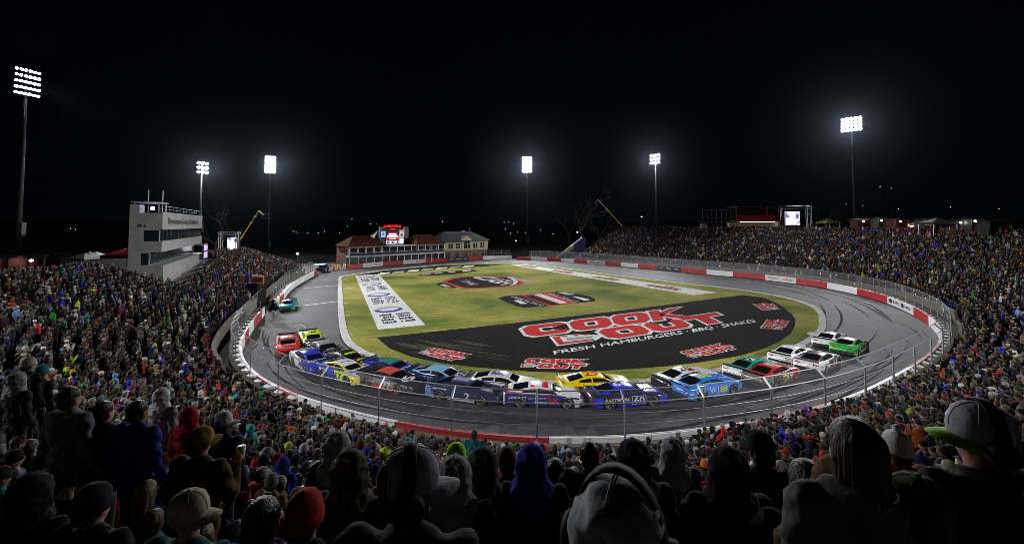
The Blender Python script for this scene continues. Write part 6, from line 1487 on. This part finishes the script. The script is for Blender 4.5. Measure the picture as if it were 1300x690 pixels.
VV = np.concatenate(VV).astype(np.float32); LL = np.concatenate(LL).astype(np.int32); LS = np.concatenate(LS).astype(np.int32); CC = np.concatenate(CC)
me = bpy.data.meshes.new('crowd'); me.vertices.add(len(VV)); me.vertices.foreach_set('co', VV.ravel()); me.loops.add(len(LL)); me.loops.foreach_set('vertex_index', LL); me.polygons.add(len(LS))
me.polygons.foreach_set('loop_start', np.concatenate([[0], np.cumsum(LS)[:-1]]).astype(np.int32)); me.polygons.foreach_set('use_smooth', np.ones(len(LS), bool))
at_ = me.attributes.new('clothing', 'FLOAT_COLOR', 'FACE'); at_.data.foreach_set('color', CC.ravel()); me.update(calc_edges=True)
cm_, nt_, b_ = nmat('crowd_clothing'); an = nt_.nodes.new('ShaderNodeAttribute'); an.attribute_name = 'clothing'; nt_.links.new(an.outputs['Color'], b_.inputs['Base Color']); b_.inputs['Roughness'].default_value = .85; b_.inputs['Specular IOR Level'].default_value = .25
me.materials.append(cm_)
crowd = link('crowd', me); tag(crowd, 'dense crowd of standing spectators filling the farther rows of the grandstand', 'crowd', None, 'stuff')
print('individuals', cnt, 'crowd', len(rest), 'polys', len(LS))
# ------------------------------------------------------------------ light
def spot(loc, tgt, energy, ang, blend=.6, size=.65, col=(.97, .98, 1.0)):
    l = bpy.data.lights.new('floodlight_beam', 'SPOT'); l.energy = energy; l.spot_size = R(ang); l.spot_blend = blend; l.shadow_soft_size = size; l.color = col
    o = bpy.data.objects.new('floodlight_beam', l); COL.objects.link(o); o.location = loc; o.rotation_euler = (Vector(tgt)-Vector(loc)).to_track_quat('-Z', 'Y').to_euler(); return o
PW = .80
T = [h for h, _ in TOWERS]
def in_front(h, tgt): d = (Vector(tgt)-h).normalized(); return h+d*1.6
for h, tgt, e, ang in ((T[0], (8, 66, 0), 170e3, 58), (T[1], (5, 70, 0), 120e3, 80), (T[2], (5, 75, 0), 190e3, 60), (T[3], (5, 75, 0), 230e3, 54), (T[4], (-10, 80, 0), 150e3, 62), (T[5], (10, 60, 0), 190e3, 72)):
    spot(in_front(h, tgt), tgt, e*PW, ang)
# towers out of the picture at both sides of the near end
spot((-66, -2, 33), (8, 38, 0), 200e3*PW, 42, .7); spot((72, 2, 33), (-4, 40, 0), 200e3*PW, 40, .7)
spot(in_front(T[0], (-12, 125, 3)), (-12, 125, 3), 110e3*PW, 30); spot(in_front(T[5], (-22, 124, 3)), (-22, 124, 3), 260e3*PW, 30)
for h, e in ((T[1], 14e3), (T[4], 16e3)):
    l = bpy.data.lights.new('floodlight_spill', 'POINT'); l.energy = e; l.shadow_soft_size = 1.2; o = bpy.data.objects.new('floodlight_spill', l); COL.objects.link(o); o.location = h+Vector((0, -1.5, 0))
w = bpy.data.worlds.new('World'); scene.world = w; w.use_nodes = True; nt = w.node_tree; bg = nt.nodes['Background']
bg.inputs['Color'].default_value = (.35, .5, 1.0, 1); bg.inputs['Strength'].default_value = .0012
# ------------------------------------------------------------------ camera and output
cam = bpy.data.cameras.new('camera'); co = bpy.data.objects.new('camera', cam); COL.objects.link(co); co.location = (0, 0, H); co.rotation_euler = (R(90)+TH, 0, 0)
cam.sensor_width = 36; cam.sensor_fit = 'HORIZONTAL'; cam.lens = F/1300*36; cam.shift_y = -(345-YPP)/1300; cam.clip_start = .05; cam.clip_end = 4000; scene.camera = co
vs_ = scene.view_settings; vs_.view_transform = 'Standard'; vs_.look = 'None'; vs_.exposure = 0; vs_.gamma = 1; vs_.use_curve_mapping = False
cy = scene.cycles; cy.use_denoising = True; cy.pixel_filter_type = 'BLACKMAN_HARRIS'; cy.filter_width = .8; cy.max_bounces = 4; cy.diffuse_bounces = 2; cy.glossy_bounces = 3; cy.transparent_max_bounces = 12; cy.sample_clamp_indirect = 4; cy.caustics_reflective = False; cy.caustics_refractive = False
try: cy.denoiser = 'OPENIMAGEDENOISE'
except Exception: pass
HZ = 0.000012
if HZ > 0:
    m = bpy.data.materials.new('glow_air'); m.use_nodes = True; nt = m.node_tree; nt.nodes.clear(); out = nt.nodes.new('ShaderNodeOutputMaterial'); pv = nt.nodes.new('ShaderNodeVolumePrincipled')
    pv.inputs['Color'].default_value = (.62, .78, 1, 1); pv.inputs['Density'].default_value = HZ; pv.inputs['Anisotropy'].default_value = .93; nt.links.new(pv.outputs['Volume'], out.inputs['Volume'])
    b = MB(); b.bbox((-210, -30, -1.2), (210, 260, 52)); o = b.build('glow_volume', m); o['kind'] = 'stuff'; o['label'] = 'thin added air volume imitating lens glow round the floodlights'  # added scattering volume, stands in for the lens glow round the lamps
